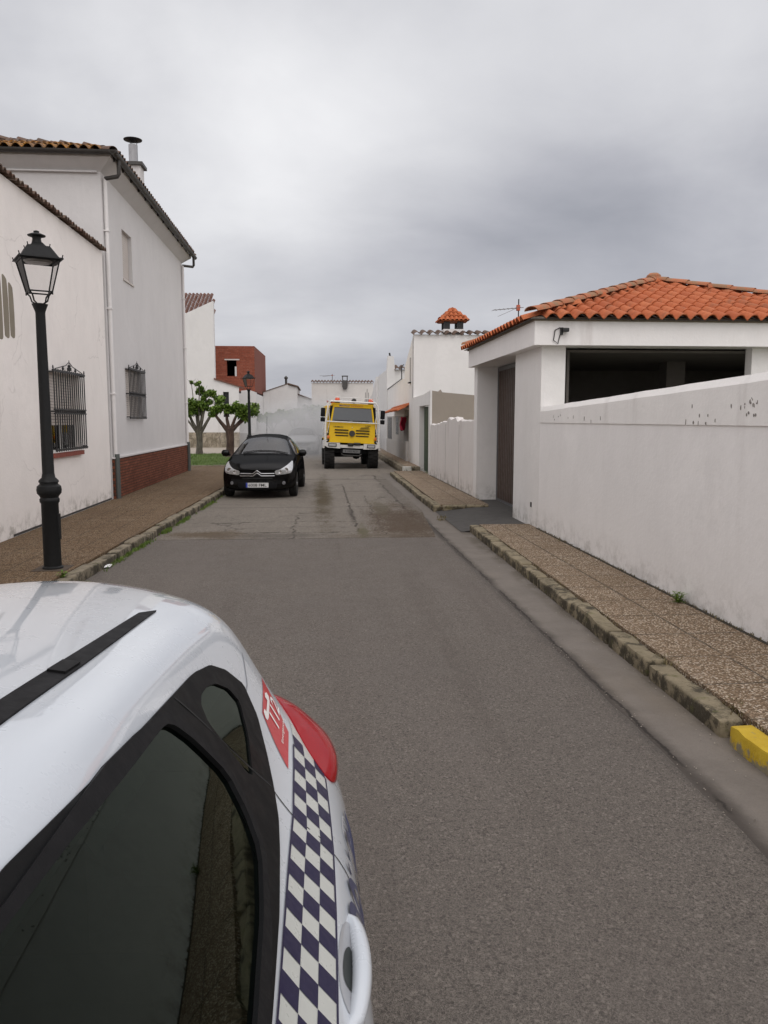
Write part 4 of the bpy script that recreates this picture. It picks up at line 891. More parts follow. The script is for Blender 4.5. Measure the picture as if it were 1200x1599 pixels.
m.prism([(29.05, 2.22), (31.95, 2.22), (31.95, 3.95), (29.05, 4.90)], 'x', 3.42, 3.62); m.box(3.42, 3.62, 29.2, 30.5, 0, 2.22); m.box(3.42, 3.62, 32.0, 40, 2.0, 3.05); m.prism([(32.0, 3.05), (40, 3.05), (40, 3.35), (32.0, 3.52)], 'x', 3.42, 3.62)
obj('side_wall', m, M_wall, h, world=True)
m = MB(); m.box(3.36, 3.60, 30.5, 40, 0, .92); m.box(3.385, 3.60, 32.0, 40, .92, 2.0); m.box(3.30, 3.42, 30.45, 30.56, 0, 1.0); obj('grey_base', m, M_greyd, h, world=True)
for bx_ in ((3.56, 3.61, 30.5, 32.0, .92, 2.22), (3.37, 3.385, 34.2, 35.2, 1.2, 1.95), (3.37, 3.42, 37.4, 39.4, .6, 1.95)): m = MB(); m.box(*bx_); obj('window', m, plain('dark_opening', (.025, .027, .03), .3), h, world=True)
m = MB(); m.box(3.395, 3.42, 29.78, 30.0, 3.25, 4.15); obj('narrow_window', m, M_greyd, h, world=True); m = MB(); m.box(3.33, 3.45, 29.72, 30.05, 3.20, 3.25); obj('window_sill', m, M_iron, h, world=True)
m = coping(3.40, 12, 28.93, 4.90, .30, .42, axis='x', slope=.2); obj('roof', m, M_tiled, h, world=True, smooth=True)
m = MB(); m.box(3.56, 10, 29.05, 31.9, 3.9, 4.0); obj('roof_deck', m, M_dark, h, world=True)
m = tiles((3.02, 30.3, 2.16), (3.02, 36.4, 2.10), [(3.02, 30.3, 2.16), (3.02, 36.4, 2.10), (3.42, 36.4, 2.32), (3.42, 30.3, 2.36)], .22, .34, rnd=random.Random(2)); obj('canopy', m, M_tile, h, world=True, smooth=True)
m = MB(); m.tube([(3.40, 33.0, 3.5), (3.40, 33.0, 4.05), (3.40, 32.2, 4.05)], .02, 6); m.tube([(3.41, 33.0, 3.53), (3.41, 40, 3.36)], .02, 6); obj('coping_line', m, M_iron, h, world=True)
m = MB(); m.box(4.60, 5.36, 29.5, 30.2, 4.9, 5.18); ch = obj('chimney', m, M_wall, h, world=True)
for (a_, b_) in ((4.62, 29.52), (5.12, 29.52), (4.62, 30.06), (5.12, 30.06)): m = MB(); m.box(a_, a_+.22, b_, b_+.12, 5.18, 5.46); obj('chimney_pier', m, M_iron, ch, world=True)
m = MB(); c4 = [(4.48, 29.38, 5.48), (5.48, 29.38, 5.48), (5.48, 30.32, 5.48), (4.48, 30.32, 5.48)]; ap = (4.98, 29.85, 5.95)
for i in range(4): tiles(c4[i], c4[(i+1) % 4], [c4[i], c4[(i+1) % 4], ap], .16, .2, m, random.Random(i))
for i in range(4): ridge(c4[i], ap, m, .06, .2, lift=.03)
m.box(4.5, 5.46, 29.4, 30.3, 5.46, 5.50); obj('chimney_roof', m, M_tile, ch, world=True, smooth=True)
o = MB(); vs = []; 
for j in range(7):
    for i in range(6): vs.append((3.34-.10*math.sin(i*1.3+j*.4)-.05*(6-j)/6, 31.15+i*.11+.03*math.sin(j), 1.42+j*.085+.03*math.sin(i*2.1)))
o.add(vs, [(j*6+i, j*6+i+1, j*6+i+7, j*6+i+6) for j in range(6) for i in range(5)]); q = MB(); q.add([(x_-.03, y_, z_) for x_, y_, z_ in o.v], o.f[:]); o.add(q.v, q.f)
tag(obj('red_cloth', o, plain('red_fabric', (.42, .015, .05), .8), origin=(3.3, 31.4, 1.4), smooth=True), 'bright red cloth hanging out of the dark window under the small orange canopy', 'cloth')
h = thing('white_house', 'farther white house on the right with tall tapering chimney, half hidden by the truck mirror', 'house', (3.5, 42, 0), group='white houses along the street')
m = MB(); m.box(3.40, 9, 40.05, 46, 0, 4.35); m.prism([(3.36, 0), (3.80, 0), (3.80, 4.2), (3.72, 5.0), (3.44, 5.02), (3.38, 4.2)], 'y', 40.0, 40.6); m.prism([(46, 0), (75, 0), (75, 3.0), (50, 3.3), (46, 4.3)], 'x', 3.25, 3.6); obj('wall', m, M_far, h, world=True)
m = coping(3.75, 9, 39.95, 4.32, .30, .4, axis='x'); obj('roof', m, M_tiled, h, world=True, smooth=True)
m = MB(); m.tube([(3.56, 40.2, 4.98), (3.52, 40.2, 5.18)], .045, 8); obj('flue', m, M_iron, h, world=True)
# ================================================================ police car: body shell shared by its parts (local frame: +v rearwards, u across)
PC_LOC = (-0.895, 0.0, 0.0); PC_RZ = R(-3)
def police_rows():
    n = 11; rows = []
    us = [0, .20, .385, .47]
    def row(v, z0, zr, c, b, d, w, lo=None, dv=None):
        # centre z, rail z, cant(u,z), belt, band, widest
        zm = z0*.72+zr*.28
        pts = [(0, v, z0), (.20, v, zm), (.385, v, zr), ((.385+c[0])/2+.012, v, (zr+c[1])/2+.022), (c[0], v, c[1]), (b[0], v, b[1]),
               (d[0], v, d[1]), (w[0]+.018, v, w[1]), (w[0], v, .45), (w[0]-.07, v, .24), (0, v, .22)]
        return pts
    rows.append([(0, -2.03, z) for z in (.66, .66, .64, .64, .62, .60, .56, .50, .38, .26, .26)])
    rows.append([(u*.5, -2.02, z) for u, z in zip((0, .2, .4, .5, .6, .66, .7, .74, .74, .7, 0), (.68, .68, .67, .66, .65, .62, .57, .5, .38, .25, .24))])
    rows.append([(u, -1.93, z) for u, z in zip((0, .2, .385, .48, .58, .68, .73, .77, .77, .72, 0), (.74, .74, .73, .72, .70, .66, .60, .52, .40, .25, .22))])
    rows.append(row(-1.70, .85, .83, (.58, .80), (.74, .75), (.81, .68), (.86, .58)))
    rows.append(row(-1.15, .98, .96, (.60, .93), (.77, .88), (.85, .79), (.89, .66)))
    rows.append(row(-1.05, 1.03, 1.01, (.60, .96), (.775, .90), (.855, .80), (.90, .67)))
    rows.append(row(-.60, 1.29, 1.26, (.565, 1.17), (.78, .93), (.86, .83), (.905, .69)))
    rows.append(row(-.25, 1.44, 1.41, (.555, 1.33), (.785, .945), (.862, .84), (.908, .70)))
    T = [(.3, 1.495, 1.455, (.55, 1.39), (.785, .965), (.862, .86), (.91, .72)),
         (.8, 1.495, 1.455, (.55, 1.40), (.77, .98), (.86, .872), (.928, .74)),
         (1.2, 1.475, 1.438, (.55, 1.375), (.748, .99), (.852, .88), (.928, .75)),
         (1.6, 1.45, 1.41, (.55, 1.325), (.705, 1.005), (.838, .90), (.898, .77)),
         (1.9, 1.43, 1.392, (.555, 1.29), (.685, 1.02), (.822, .92), (.865, .78))]
    for t in T: rows.append(row(*t))
    def vr(vals):
        return [(x[0]*(1.03 if x[2] > 1 else 1.0) if 0 < x[0] else 0, x[1]+.165, x[2]+(.012 if 1 < x[2] < 1.3 else (-.002 if x[2] > 1.3 else 0))) for x in vals]
    rows.append(vr([(0, 2.08, 1.405), (.20, 2.07, 1.393), (.385, 2.05, 1.365), (.49, 2.02, 1.325), (.55, 1.98, 1.255), (.66, 1.96, 1.04), (.80, 1.98, .925), (.865, 2.0, .78), (.845, 2.02, .45), (.79, 2.02, .25), (0, 2.02, .23)]))
    rows.append(vr([(0, 2.26, 1.375), (.20, 2.24, 1.362), (.375, 2.18, 1.325), (.46, 2.13, 1.275), (.53, 2.08, 1.21), (.635, 2.05, 1.03), (.765, 2.08, .92), (.825, 2.12, .77), (.81, 2.16, .45), (.76, 2.14, .26), (0, 2.14, .24)]))
    rows.append(vr([(0, 2.29, 1.345), (.18, 2.27, 1.335), (.345, 2.215, 1.295), (.42, 2.17, 1.25), (.49, 2.13, 1.19), (.57, 2.12, 1.02), (.69, 2.16, .91), (.75, 2.21, .76), (.74, 2.26, .45), (.70, 2.24, .28), (0, 2.24, .26)]))
    r = rows[-1]
    rows.append([(p[0]*.5, p[1]+.05, p[2]) for p in r]); rows.append([(0, p[1]+.07, p[2]) for p in r])
    return rows
PV, PF = loft(police_rows(), levels=3)
# ---------------------------------------------------------------- car materials
white_paint = plain('white_car_paint', (.80, .81, .83), .22, .006, 3, coat=1.0); white_paint.node_tree.nodes['Principled BSDF'].inputs['Roughness'].links and None
def paint(name, c, flake=.02, rough=.25, dust=0.0):
    s = NB(name)
    base = s.mix(s.noise(2.0, 3), mul(c, 1-flake), mul(c, 1+flake))
    if dust:
        z = s.sep()[2]
        d = s.math('MULTIPLY', s.math('ADD', s.mr(z, .15, .75, .8, .15), s.math('MULTIPLY', s.noise(5, 6, .7), .4)), dust)
        base = s.mix(s.math('MULTIPLY', d, s.mr(s.noise(9, 6, .75), .3, .75)), base, (.20, .18, .15))
    return s.fin(base, s.mr(s.noise(6, 5, .7), .3, .8, rough, rough+.1), coat=1.0)
white_paint = paint('white_police_paint', (.54, .58, .625), .004, .25, 0)
black_trim = plain('black_window_trim', (.004, .004, .0045), .55, .15, 12, .0003, 300, spec=.15)
black_plastic = plain('black_plastic', (.008, .008, .009), .62, .12, 20, .0005, 200, spec=.15)
dark_gap = plain('dark_gap', (.012, .012, .012), .9)
rubber = plain('tyre_rubber', (.011, .0105, .010), .85, .25, 10, .003, 40)
alloy = plain('alloy_rim', (.42, .42, .43), .35, .08, 8, metal=.8)
interior = plain('dark_upholstery', (.020, .021, .022), .9)
red_lens = NB('red_lens'); red_lens = red_lens.fin((.30, .002, .007), .12, coat=.12, spec=.3)
amber_lens = NB('amber_lens').fin((.65, .16, .02), .15, coat=.8)
clear_lens = plain('clear_lamp_lens', (.50, .51, .52), .12, .25, 14, metal=.3, coat=1.0)
chrome = NB('chrome').fin((.62, .62, .63), .12, 1.0)
navy = plain('navy_vinyl', (.007, .005, .042), .40, .08, 30, coat=.15, spec=.3)
cream = plain('cream_vinyl', (.50, .52, .49), .32, .03, 30, coat=.5)
red_vinyl = plain('red_vinyl', (.48, .012, .022), .35, .05, 30, coat=.5)
white_vinyl = plain('white_vinyl', (.78, .76, .74), .35, .03, 30)
tinted = tint_glass('tinted_car_glass', (.040, .058, .048), .015, 1.45, (.60, .72, .66))
plate_white = plain('plate_white', (.62, .62, .62), .4, .04, 30); plate_blue = plain('plate_blue', (.02, .05, .35), .4)
ink = plain('black_ink', (.012, .012, .012), .5)
def wheel(parent, c, r, w, side, spokes=5, rim_m=None, tread=0):
    t = MB(); hw = w/2
    prof = [(r*.60, -hw*.85), (r*.72, -hw), (r*.93, -hw*.96), (r*.985, -hw*.8), (r, -hw*.4), (r, hw*.4), (r*.985, hw*.8), (r*.93, hw*.96), (r*.72, hw), (r*.60, hw*.85)]
    t.lathe(prof, c, 40, 'x')
    if tread:
        for k in range(22):
            a = 2*PI*k/22
            for sx in (-1, 1):
                a0 = a+(PI/22 if sx > 0 else 0); m = MB(); m.box(.03*sx, hw*.98*sx, -.05, .05, r-.02, r+.03)
                m.xf(Matrix.Translation(Vector(c)) @ Matrix.Rotation(a0, 4, 'X')); t.add(m.v, m.f)
    o = obj('wheel', t, rubber, parent, smooth=True, ang=35)
    q = MB(); x = c[0]+side*hw*.62
    q.lathe([(r*.64, -.02), (r*.64, .025), (r*.58, .02), (r*.56, -.03)], (x, c[1], c[2]), 32, 'x')
    q.lathe([(.0, .03*side), (r*.13, .03*side), (r*.16, 0), (r*.16, -.04*side)], (x, c[1], c[2]), 16, 'x')
    for k in range(spokes):
        a = 2*PI*k/spokes; m = MB()
        m.hexa([(x-.015, c[1]-.05*r, c[2]+r*.10), (x+.02, c[1]-.05*r, c[2]+r*.10), (x+.02, c[1]+.05*r, c[2]+r*.10), (x-.015, c[1]+.05*r, c[2]+r*.10),
                (x-.02, c[1]-.11*r, c[2]+r*.60), (x+.015, c[1]-.11*r, c[2]+r*.60), (x+.015, c[1]+.11*r, c[2]+r*.60), (x-.02, c[1]+.11*r, c[2]+r*.60)])
        m.xf(Matrix.Translation(Vector(c)) @ Matrix.Rotation(a, 4, 'X') @ Matrix.Translation(-Vector(c))); q.add(m.v, m.f)
    obj('rim', q, rim_m or alloy, o, smooth=True)
    b = MB(); b.lathe([(0, 0), (r*.6, 0), (r*.6, .01), (0, .01)], (c[0]-side*hw*.1, c[1], c[2]), 24, 'x'); obj('hub', b, black_plastic, o)
    return o
def shrink(poly, d):
    cx = sum(p[0] for p in poly)/len(poly); cy = sum(p[1] for p in poly)/len(poly); r = []
    for p in poly:
        L_ = math.dist(p, (cx, cy)); k = max(0, (L_-d)/L_); r.append((cx+(p[0]-cx)*k, cy+(p[1]-cy)*k))
    return r
def shell_obj(parent, vs, fs, cuts, m, arches=()):
    keep = []
    for f in fs:
        c = sum((vs[i] for i in f), Vector())/len(f)
        if not any(t(c) for t in cuts) and not any((c.y-a[0])**2+(c.z-a[1])**2 < a[2]**2 and abs(c.x) > .55 for a in arches): keep.append(f)
    mb = MB(); mb.add([v[:] for v in vs], keep)
    return obj('body', mb, m, parent, smooth=True, ang=60)
def seats(parent, ys, z=.52, zt=1.12, xs=(-.36, .36), m=None):
    for y in ys:
        for x in xs:
            b = MB(); b.box(x-.24, x+.24, y-.45, y+.05, z-.15, z, bev=.05); b.box(x-.23, x+.23, y, y+.14, z-.1, zt-.18, bev=.06); b.box(x-.12, x+.12, y+.03, y+.13, zt-.14, zt+.06, bev=.04)
            obj('seat', b, m or interior, parent, smooth=True)
# ---------------------------------------------------------------- the police car
pc = thing('police_car', 'white police hatchback with blue and white chequered side band filling the lower left foreground', 'police car', PC_LOC, PC_RZ)
pbv = BVHTree.FromPolygons(PV, PF)
side = lambda v, z: (2.0, v, z)
SD = (-1, 0, 0)
P_trim = [(-.88, .975), (-.50, 1.22), (-.18, 1.345), (.2, 1.39), (.50, 1.402), (.802, 1.399), (.913, 1.39), (1.061, 1.377), (1.252, 1.36), (1.46, 1.34), (1.655, 1.321), (1.78, 1.298), (1.861, 1.26), (1.925, 1.203), (1.888, 1.135), (1.789, 1.081), (1.698, 1.048), (1.602, 1.025), (1.498, 1.014), (1.315, 1.003), (1.194, 1.001), (.8, .992), (0, .972), (-.85, .955)]
P_rear = [(.36, 1.382), (.868, 1.370), (1.056, 1.358), (1.25, 1.343), (1.345, 1.334), (1.378, 1.318), (1.423, 1.269), (1.483, 1.179), (1.465, 1.112), (1.414, 1.063), (1.26, 1.04), (1.15, 1.034), (1.04, 1.027), (.72, 1.017), (.37, 1.008)]
P_quart = [(1.605, 1.290), (1.67, 1.285), (1.735, 1.270), (1.80, 1.235), (1.823, 1.195), (1.746, 1.146), (1.622, 1.110), (1.60, 1.125), (1.575, 1.185), (1.550, 1.255), (1.57, 1.282)]
P_front = [(-.70, 1.0), (-.42, 1.19), (-.15, 1.315), (.1, 1.36), (.26, 1.370), (.27, 1.006), (.0, .995), (-.6, .985)]
P_quart = smoothpoly(P_quart, 1, .12); P_rear2 = smoothpoly(P_rear, 1, .18); P_front2 = smoothpoly(P_front, 1, .12)
def cutside(poly):
    q = shrink(poly, .03)
    return lambda c: abs(c.x) > .45 and inpoly((c.y, c.z), q)
wsp = [(-.60, -1.02), (.60, -1.02), (.52, -.30), (-.52, -.30)]
cuts = [cutside(P_rear), cutside(P_quart), cutside(P_front), lambda c: c.z > .98 and inpoly((c.x, c.y), shrink(wsp, .04))]
body = shell_obj(pc, PV, PF, cuts, white_paint, [(-1.28, .32, .36), (1.32, .32, .36)])
def both(name, mb, m, parent):
    o = obj(name, mb, m, parent, smooth=True, ang=50)
    q = MB(); q.add([(-x, y, z) for x, y, z in mb.v], [f[::-1] for f in mb.f]); o2 = obj(name, q, m, parent, smooth=True, ang=50)
    return o, o2
t = MB(); patch(t, pbv, smoothpoly(P_trim, 1, .1), side, SD, .05, .006, holes=(P_rear2, P_quart, P_front2)); both('window_trim', t, black_trim, pc)
# raised rubber seal along the window top, darker and rounder than the trim
for poly in (P_rear2, P_quart, P_front2):
    t = MB(); patch(t, pbv, poly, side, SD, .05, .0015); both('window', t, tinted, pc)
t = MB(); patch(t, pbv, shrink(smoothpoly(P_rear, 1, .18), -.022), side, SD, .03, .0105, holes=(shrink(P_rear2, .004),)); both('window_seal', t, black_plastic, pc)
t = MB(); patch(t, pbv, [(1.461, 1.336), (1.468, 1.335), (1.690, 1.052), (1.684, 1.050)], side, SD, .02, .0066, skirt=False); both('door_edge_strip', t, dark_gap, pc)
t = MB(); patch(t, pbv, [(-.25, 1.40), (-.25, .40), (-.235, .40), (-.235, 1.4)][::-1], side, SD, .1, .001)
top = lambda u, v: (u, v, 3.0)
t = MB(); patch(t, pbv, wsp, top, (0, 0, -1), .08, .002); obj('windscreen', t, tinted, pc, smooth=True)
for s_ in (1, -1):
    t = MB(); patch(t, pbv, [(s_*.362, -.28), (s_*.406, -.28), (s_*.408, .8), (s_*.404, 1.4), (s_*.389, 1.95), (s_*.365, 1.885), (s_*.366, 1.4), (s_*.364, .8)], top, (0, 0, -1), .03, .004); o = obj('roof_strip', t, black_plastic, pc, smooth=True)
    b = MB(); patch(b, pbv, [(s_*.369, 1.33), (s_*.399, 1.33), (s_*.399, 1.40), (s_*.369, 1.40)], top, (0, 0, -1), .02, .008); obj('strip_cap', b, black_trim, o)
# gaps between the panels: thin dark lines
def gapline(pts, w=.004):
    L_ = []; Rr = []
    for i, p in enumerate(pts):
        a = pts[max(0, i-1)]; b = pts[min(len(pts)-1, i+1)]; d = math.dist(a, b); n_ = (-(b[1]-a[1])/d*w/2, (b[0]-a[0])/d*w/2)
        L_.append((p[0]+n_[0], p[1]+n_[1])); Rr.append((p[0]-n_[0], p[1]-n_[1]))
    return L_+Rr[::-1]
gaps = MB()
for pts in ([(1.695, 1.048), (1.685, .987), (1.702, .931), (1.69, .88), (1.66, .75), (1.58, .60), (1.42, .52), (1.2, .36)], [(.31, 1.0), (.33, .7), (.32, .35)], [(-.60, .95), (-.62, .7), (-.60, .35)], [(-.6, .35), (.2, .335), (1.2, .36)]):
    patch(gaps, pbv, gapline(pts, .0045), side, SD, .02, .0012, skirt=False)
both('panel_gap', gaps, dark_gap, pc)
seam = MB(); patch(seam, pbv, gapline([(2.09, 1.235), (1.966, 1.189), (1.93, 1.185)], .004), side, SD, .02, .001, skirt=False); both('roof_seam', seam, plain('grey_seam', (.25, .26, .28), .6), pc)
# chequered band: three rows of checks between the belt and the waist
def lerp(T, x):
    for i in range(len(T)-1):
        if x <= T[i+1][0] or i == len(T)-2:
            k = (x-T[i][0])/(T[i+1][0]-T[i][0]); return T[i][1]+(T[i+1][1]-T[i][1])*k
zt = [(-1.0, .955), (1.095, .983), (1.30, .985), (1.687, .986), (1.878, 1.0), (2.01, 1.016), (2.14, 1.045)]
zb = [(-1.0, .845), (1.0, .873), (1.219, .877), (1.484, .887), (1.694, .898), (1.842, .911), (2.03, .929), (2.2, .95)]
def tail_v(z): return lerp([(.86, 1.99), (.93, 2.022), (.957, 2.045), (1.0, 2.085), (1.05, 2.135)], z)-.004
def band_poly(a, b, r0, r1):
    n_ = 4; f = lambda v, r: lerp(zb, v)+(lerp(zt, v)-lerp(zb, v))*r
    lo = [(a+(b-a)*k/n_, f(a+(b-a)*k/n_, r0)) for k in range(n_+1)]; hi = [(a+(b-a)*k/n_, f(a+(b-a)*k/n_, r1)) for k in range(n_+1)]
    return [(min(p[0], tail_v(p[1])), p[1]) for p in lo+hi[::-1]]
bw = MB(); vv = -.98
while vv < 2.14: patch(bw, pbv, band_poly(vv, min(vv+.1, 2.16), 0, 1), side, SD, .025, .0012, skirt=False); vv += .1
ow = both('chequered_band', bw, cream, pc)
bl = MB(); per = .0525
k = -19
while k*per < 2.14:
    for r in range(3):
        if (k+r) % 2 == 0:
            a, b = k*per, (k+1)*per
            poly = band_poly(a, b, r/3, (r+1)/3)
            if max(p[0] for p in poly)-min(p[0] for p in poly) > .012 and poly[0][0] < tail_v(poly[0][1])-.003: patch(bl, pbv, poly, side, SD, .018, .002, skirt=False)
    k += 1
for i, o in enumerate((1, -1)):
    q = MB(); q.add([(o*x, y, z) for x, y, z in bl.v], bl.f); obj('check', q, navy, ow[i])
ed = MB()
for zf, of in ((zb, -.002), (zt, .002)):
    patch(ed, pbv, gapline([(v/10, lerp(zf, v/10)+of) for v in range(-9, 21)], .004), side, SD, .03, .0022, skirt=False)
for i, o in enumerate((1, -1)):
    q = MB(); q.add([(o*x, y, z) for x, y, z in ed.v], ed.f); obj('band_edge', q, navy, ow[i])
# emergency number sticker on the rear pillar
stk = [(2.135, 1.152), (1.952, 1.122), (1.858, 1.016), (2.035, 1.036), (2.10, 1.092)]
st = MB(); patch(st, pbv, stk, side, SD, .02, .0015, skirt=False); so_ = obj('sticker', st, red_vinyl, pc)
def on_side(u, v, off):
    h = pbv.ray_cast(Vector((2, u, v)), Vector(SD)); 
    if h[0] is None: return (0, u, v)
    n_ = h[1] if h[1].x > 0 else -h[1]; return tuple(h[0]+n_*off)
def sk(a, b):                                     # sticker frame: a along it rearwards, b upwards
    return on_side(1.885+a*.235, 1.024+a*.028+b*.095+(.0 if a < .5 else 0), .0028)
lt = MB()
text_at(lt, '112', .46, .40, lambda x, y: sk(.42+x+y*.10, .30+y), .012)
text_at(lt, 'Emergencias', .52, .10, lambda x, y: sk(.24+x, .10+y), .004)
hs = [(.12, .80), (.20, .90), (.30, .88), (.30, .80), (.62, .80), (.62, .90), (.72, .92), (.82, .84), (.80, .74), (.70, .70), (.24, .69), (.14, .72)]
hs = [(.22+x*.8-.06, y+.02) for x, y in hs]
lt.add([sk(x, y) for x, y in hs], [tuple(range(len(hs)))])
obj('sticker_lettering', lt, white_vinyl, so_)
# POLICIA along the lower doors
lt = MB(); text_at(lt, 'POLICIA', .46, .150, lambda x, y: on_side(1.545+x, .705+y, .0055), .010); o = obj('lettering', lt, plain('blue_grey_vinyl', (.05, .055, .11), .4), pc)
# tail light, bulging out of the rear corner
TD = (-.6, -.8, 0); tt = lambda a, z: (a*.8+.6*2+.0, -a*.6+.8*2, z)
tp = [(-.775, 1.06), (-.752, 1.055), (-.735, 1.038), (-.665, 1.0), (-.605, .957), (-.565, .918), (-.572, .885), (-.63, .865), (-.78, .85), (-.93, .88), (-.97, .97), (-.95, 1.03), (-.86, 1.075)]
for s_ in (1, -1):
    t = MB(); patch(t, pbv, smoothpoly(tp, 2), tt, TD, .018, .004, bulge=.040)
    if s_ < 0: t.v = [(-x, y, z) for x, y, z in t.v]
    o = obj('tail_light', t, red_lens, pc, smooth=True, ang=70)
# door handles: grip over flat patches, the recess shade put into their colour
for s_ in (1, -1):
    for v0 in (1.25, .22):
        h = MB(); patch(h, pbv, smoothpoly([(v0+.02, .80), (v0+.02, .865), (v0+.12, .880), (v0+.26, .868), (v0+.27, .83), (v0+.2, .80)], 2), side, SD, .02, .0012, skirt=False)
        if s_ < 0: h.v = [(-x, y, z) for x, y, z in h.v]
        c = obj('handle_cup', h, plain('shaded_cup', (.34, .35, .37), .4, coat=.5), pc, smooth=True)
        q_ = MB(); patch(q_, pbv, smoothpoly([(v0+.075, .845), (v0+.085, .868), (v0+.16, .866), (v0+.20, .850), (v0+.16, .838), (v0+.09, .836)], 2), side, SD, .02, .0024, skirt=False)
        if s_ < 0: q_.v = [(-x, y, z) for x, y, z in q_.v]
        obj('handle_recess_shade', q_, plain('recess_shade', (.02, .025, .024), .5), c, smooth=True)
        g = MB(); pts = []; n_ = 14
        for k_ in range(n_+1):
            f = k_/n_; v = v0+f*.30; arch = math.sin(PI*f)**.45
            b_ = on_side(v, .838, 0); pts.append((b_[0]-.010+arch*.026, v, .838+.006*math.sin(PI*f)))
        g.tube(pts, [.011+.008*math.sin(PI*min(1, max(0, k_/n_)))**.5 for k_ in range(n_+1)], 12)
        g.v = [(x, y, .838+(z-.838)*1.0) for x, y, z in g.v]
        if s_ < 0: g.v = [(-x, y, z) for x, y, z in g.v]
        obj('door_handle', g, white_paint, c, smooth=True)
# filler flap, outlined
f = MB(); fl = smoothpoly([(1.80, .72), (1.80, .865), (1.955, .865), (1.955, .72)], 3, .2); patch(f, pbv, fl, side, SD, .02, .0016, holes=(shrink(fl, .004),), skirt=False)
obj('filler_flap_gap', f, plain('pale_seam', (.45, .46, .48), .5), pc)
for s_ in (1, -1):
    wheel(pc, (s_*.80, -1.28, .315), .315, .205, s_); wheel(pc, (s_*.80, 1.32, .315), .315, .205, s_)
    m = MB(); m.box(s_*.80, s_*1.0, -.62, -.40, .98, 1.12, bev=.04); obj('wing_mirror', m, white_paint, pc, smooth=True)
    hl = MB(); patch(hl, pbv, smoothpoly([(s_*.45, -1.90), (s_*.72, -1.80), (s_*.80, -1.50), (s_*.68, -1.62), (s_*.44, -1.78)], 2), top, (0, 0, -1), .05, .006); obj('headlight', hl, clear_lens, pc, smooth=True)
u = MB(); u.box(-.78, .78, -1.9, 2.1, .20, .30); obj('underbody', u, black_plastic, pc)
u = MB(); u.box(-.72, .72, -.95, 1.85, .30, .42); u.box(-.66, .66, -.98, -.62, .42, .93, bev=.06); u.box(-.60, .60, 1.45, 1.95, .42, .98, bev=.03); obj('cabin_floor', u, interior, pc)
seats(pc, (.15, 1.15), .55, 1.16)
# ================================================================ ordinary hatchbacks, front towards -v (the camera)
def hatch_rows():
    rows = [[(0, .0, z) for z in (.70, .70, .69, .67, .62, .56, .48, .36, .24, .22)]]
    def R_(v, us, zs): rows.append([(u, v if not isinstance(v, (list, tuple)) else v[i], z) for i, (u, z) in enumerate(zip(us, zs))])
    R_([.0, .0, .02, .05, .08, .10, .12, .10, .10, .1], (0, .22, .42, .55, .60, .62, .62, .60, .58, 0), (.70, .70, .69, .67, .62, .56, .48, .34, .22, .20))
    R_([.06, .07, .10, .16, .22, .26, .28, .26, .24, .2], (0, .24, .46, .64, .73, .77, .79, .78, .74, 0), (.76, .755, .745, .72, .67, .60, .50, .32, .20, .18))
    R_([.22, .23, .27, .33, .38, .42, .44, .42, .40, .4], (0, .25, .48, .68, .79, .84, .86, .85, .80, 0), (.84, .835, .82, .79, .73, .64, .52, .32, .20, .18))
    R_(.65, (0, .25, .50, .72, .83, .875, .885, .875, .82, 0), (.935, .93, .915, .875, .80, .68, .54, .32, .20, .18))
    R_(1.05, (0, .25, .50, .735, .845, .885, .89, .88, .82, 0), (1.0, .995, .98, .94, .86, .70, .55, .32, .20, .18))
    R_(1.17, (0, .25, .50, .735, .85, .885, .89, .88, .82, 0), (1.03, 1.025, 1.01, .965, .88, .71, .55, .32, .20, .18))
    R_(1.60, (0, .24, .46, .66, .86, .89, .893, .88, .82, 0), (1.24, 1.235, 1.21, 1.15, .91, .72, .55, .32, .20, .18))
    R_(2.02, (0, .22, .42, .575, .86, .89, .893, .88, .82, 0), (1.415, 1.41, 1.385, 1.33, .93, .73, .55, .32, .20, .18))
    R_(2.35, (0, .22, .42, .555, .86, .89, .893, .88, .82, 0), (1.47, 1.465, 1.435, 1.38, .94, .73, .55, .32, .20, .18))
    R_(2.90, (0, .22, .42, .550, .85, .885, .89, .88, .82, 0), (1.48, 1.475, 1.445, 1.385, .96, .74, .56, .32, .20, .18))
    R_(3.45, (0, .22, .41, .535, .82, .87, .885, .87, .82, 0), (1.43, 1.425, 1.395, 1.335, .98, .76, .58, .34, .22, .20))
    R_([3.95, 3.95, 3.92, 3.90, 3.95, 3.98, 4.0, 4.0, 4.0, 4.0], (0, .22, .40, .51, .74, .81, .83, .82, .78, 0), (1.27, 1.265, 1.24, 1.19, .97, .77, .60, .36, .24, .22))
    R_([4.18, 4.18, 4.15, 4.12, 4.16, 4.19, 4.22, 4.22, 4.2, 4.2], (0, .2, .37, .48, .64, .72, .76, .75, .72, 0), (1.02, 1.015, 1.0, .97, .90, .76, .60, .38, .26, .24))
    r = rows[-1]; rows.append([(p[0]*.5, p[1]+.05, p[2]) for p in r]); rows.append([(0, p[1]+.06, p[2]) for p in r])
    return rows
HV, HF = loft(hatch_rows(), levels=3); hbv = BVHTree.FromPolygons(HV, HF)
def black_paint():
    s = NB('black_car_paint'); s.t.nodes.remove(s.b); f = s.n('ShaderNodeFresnel'); f.inputs[0].default_value = 1.35
    d = s.n('ShaderNodeBsdfDiffuse'); d.inputs[0].default_value = (.004, .004, .0045, 1); g = s.n('ShaderNodeBsdfGlossy'); g.inputs['Roughness'].default_value = .12
    m = s.n('ShaderNodeMixShader'); s.l(s.math('MINIMUM', f.outputs[0], .045), m.inputs[0]); s.l(d.outputs[0], m.inputs[1]); s.l(g.outputs[0], m.inputs[2]); s.l(m.outputs[0], s.o.inputs[0]); return s.m
gloss_black = black_paint()
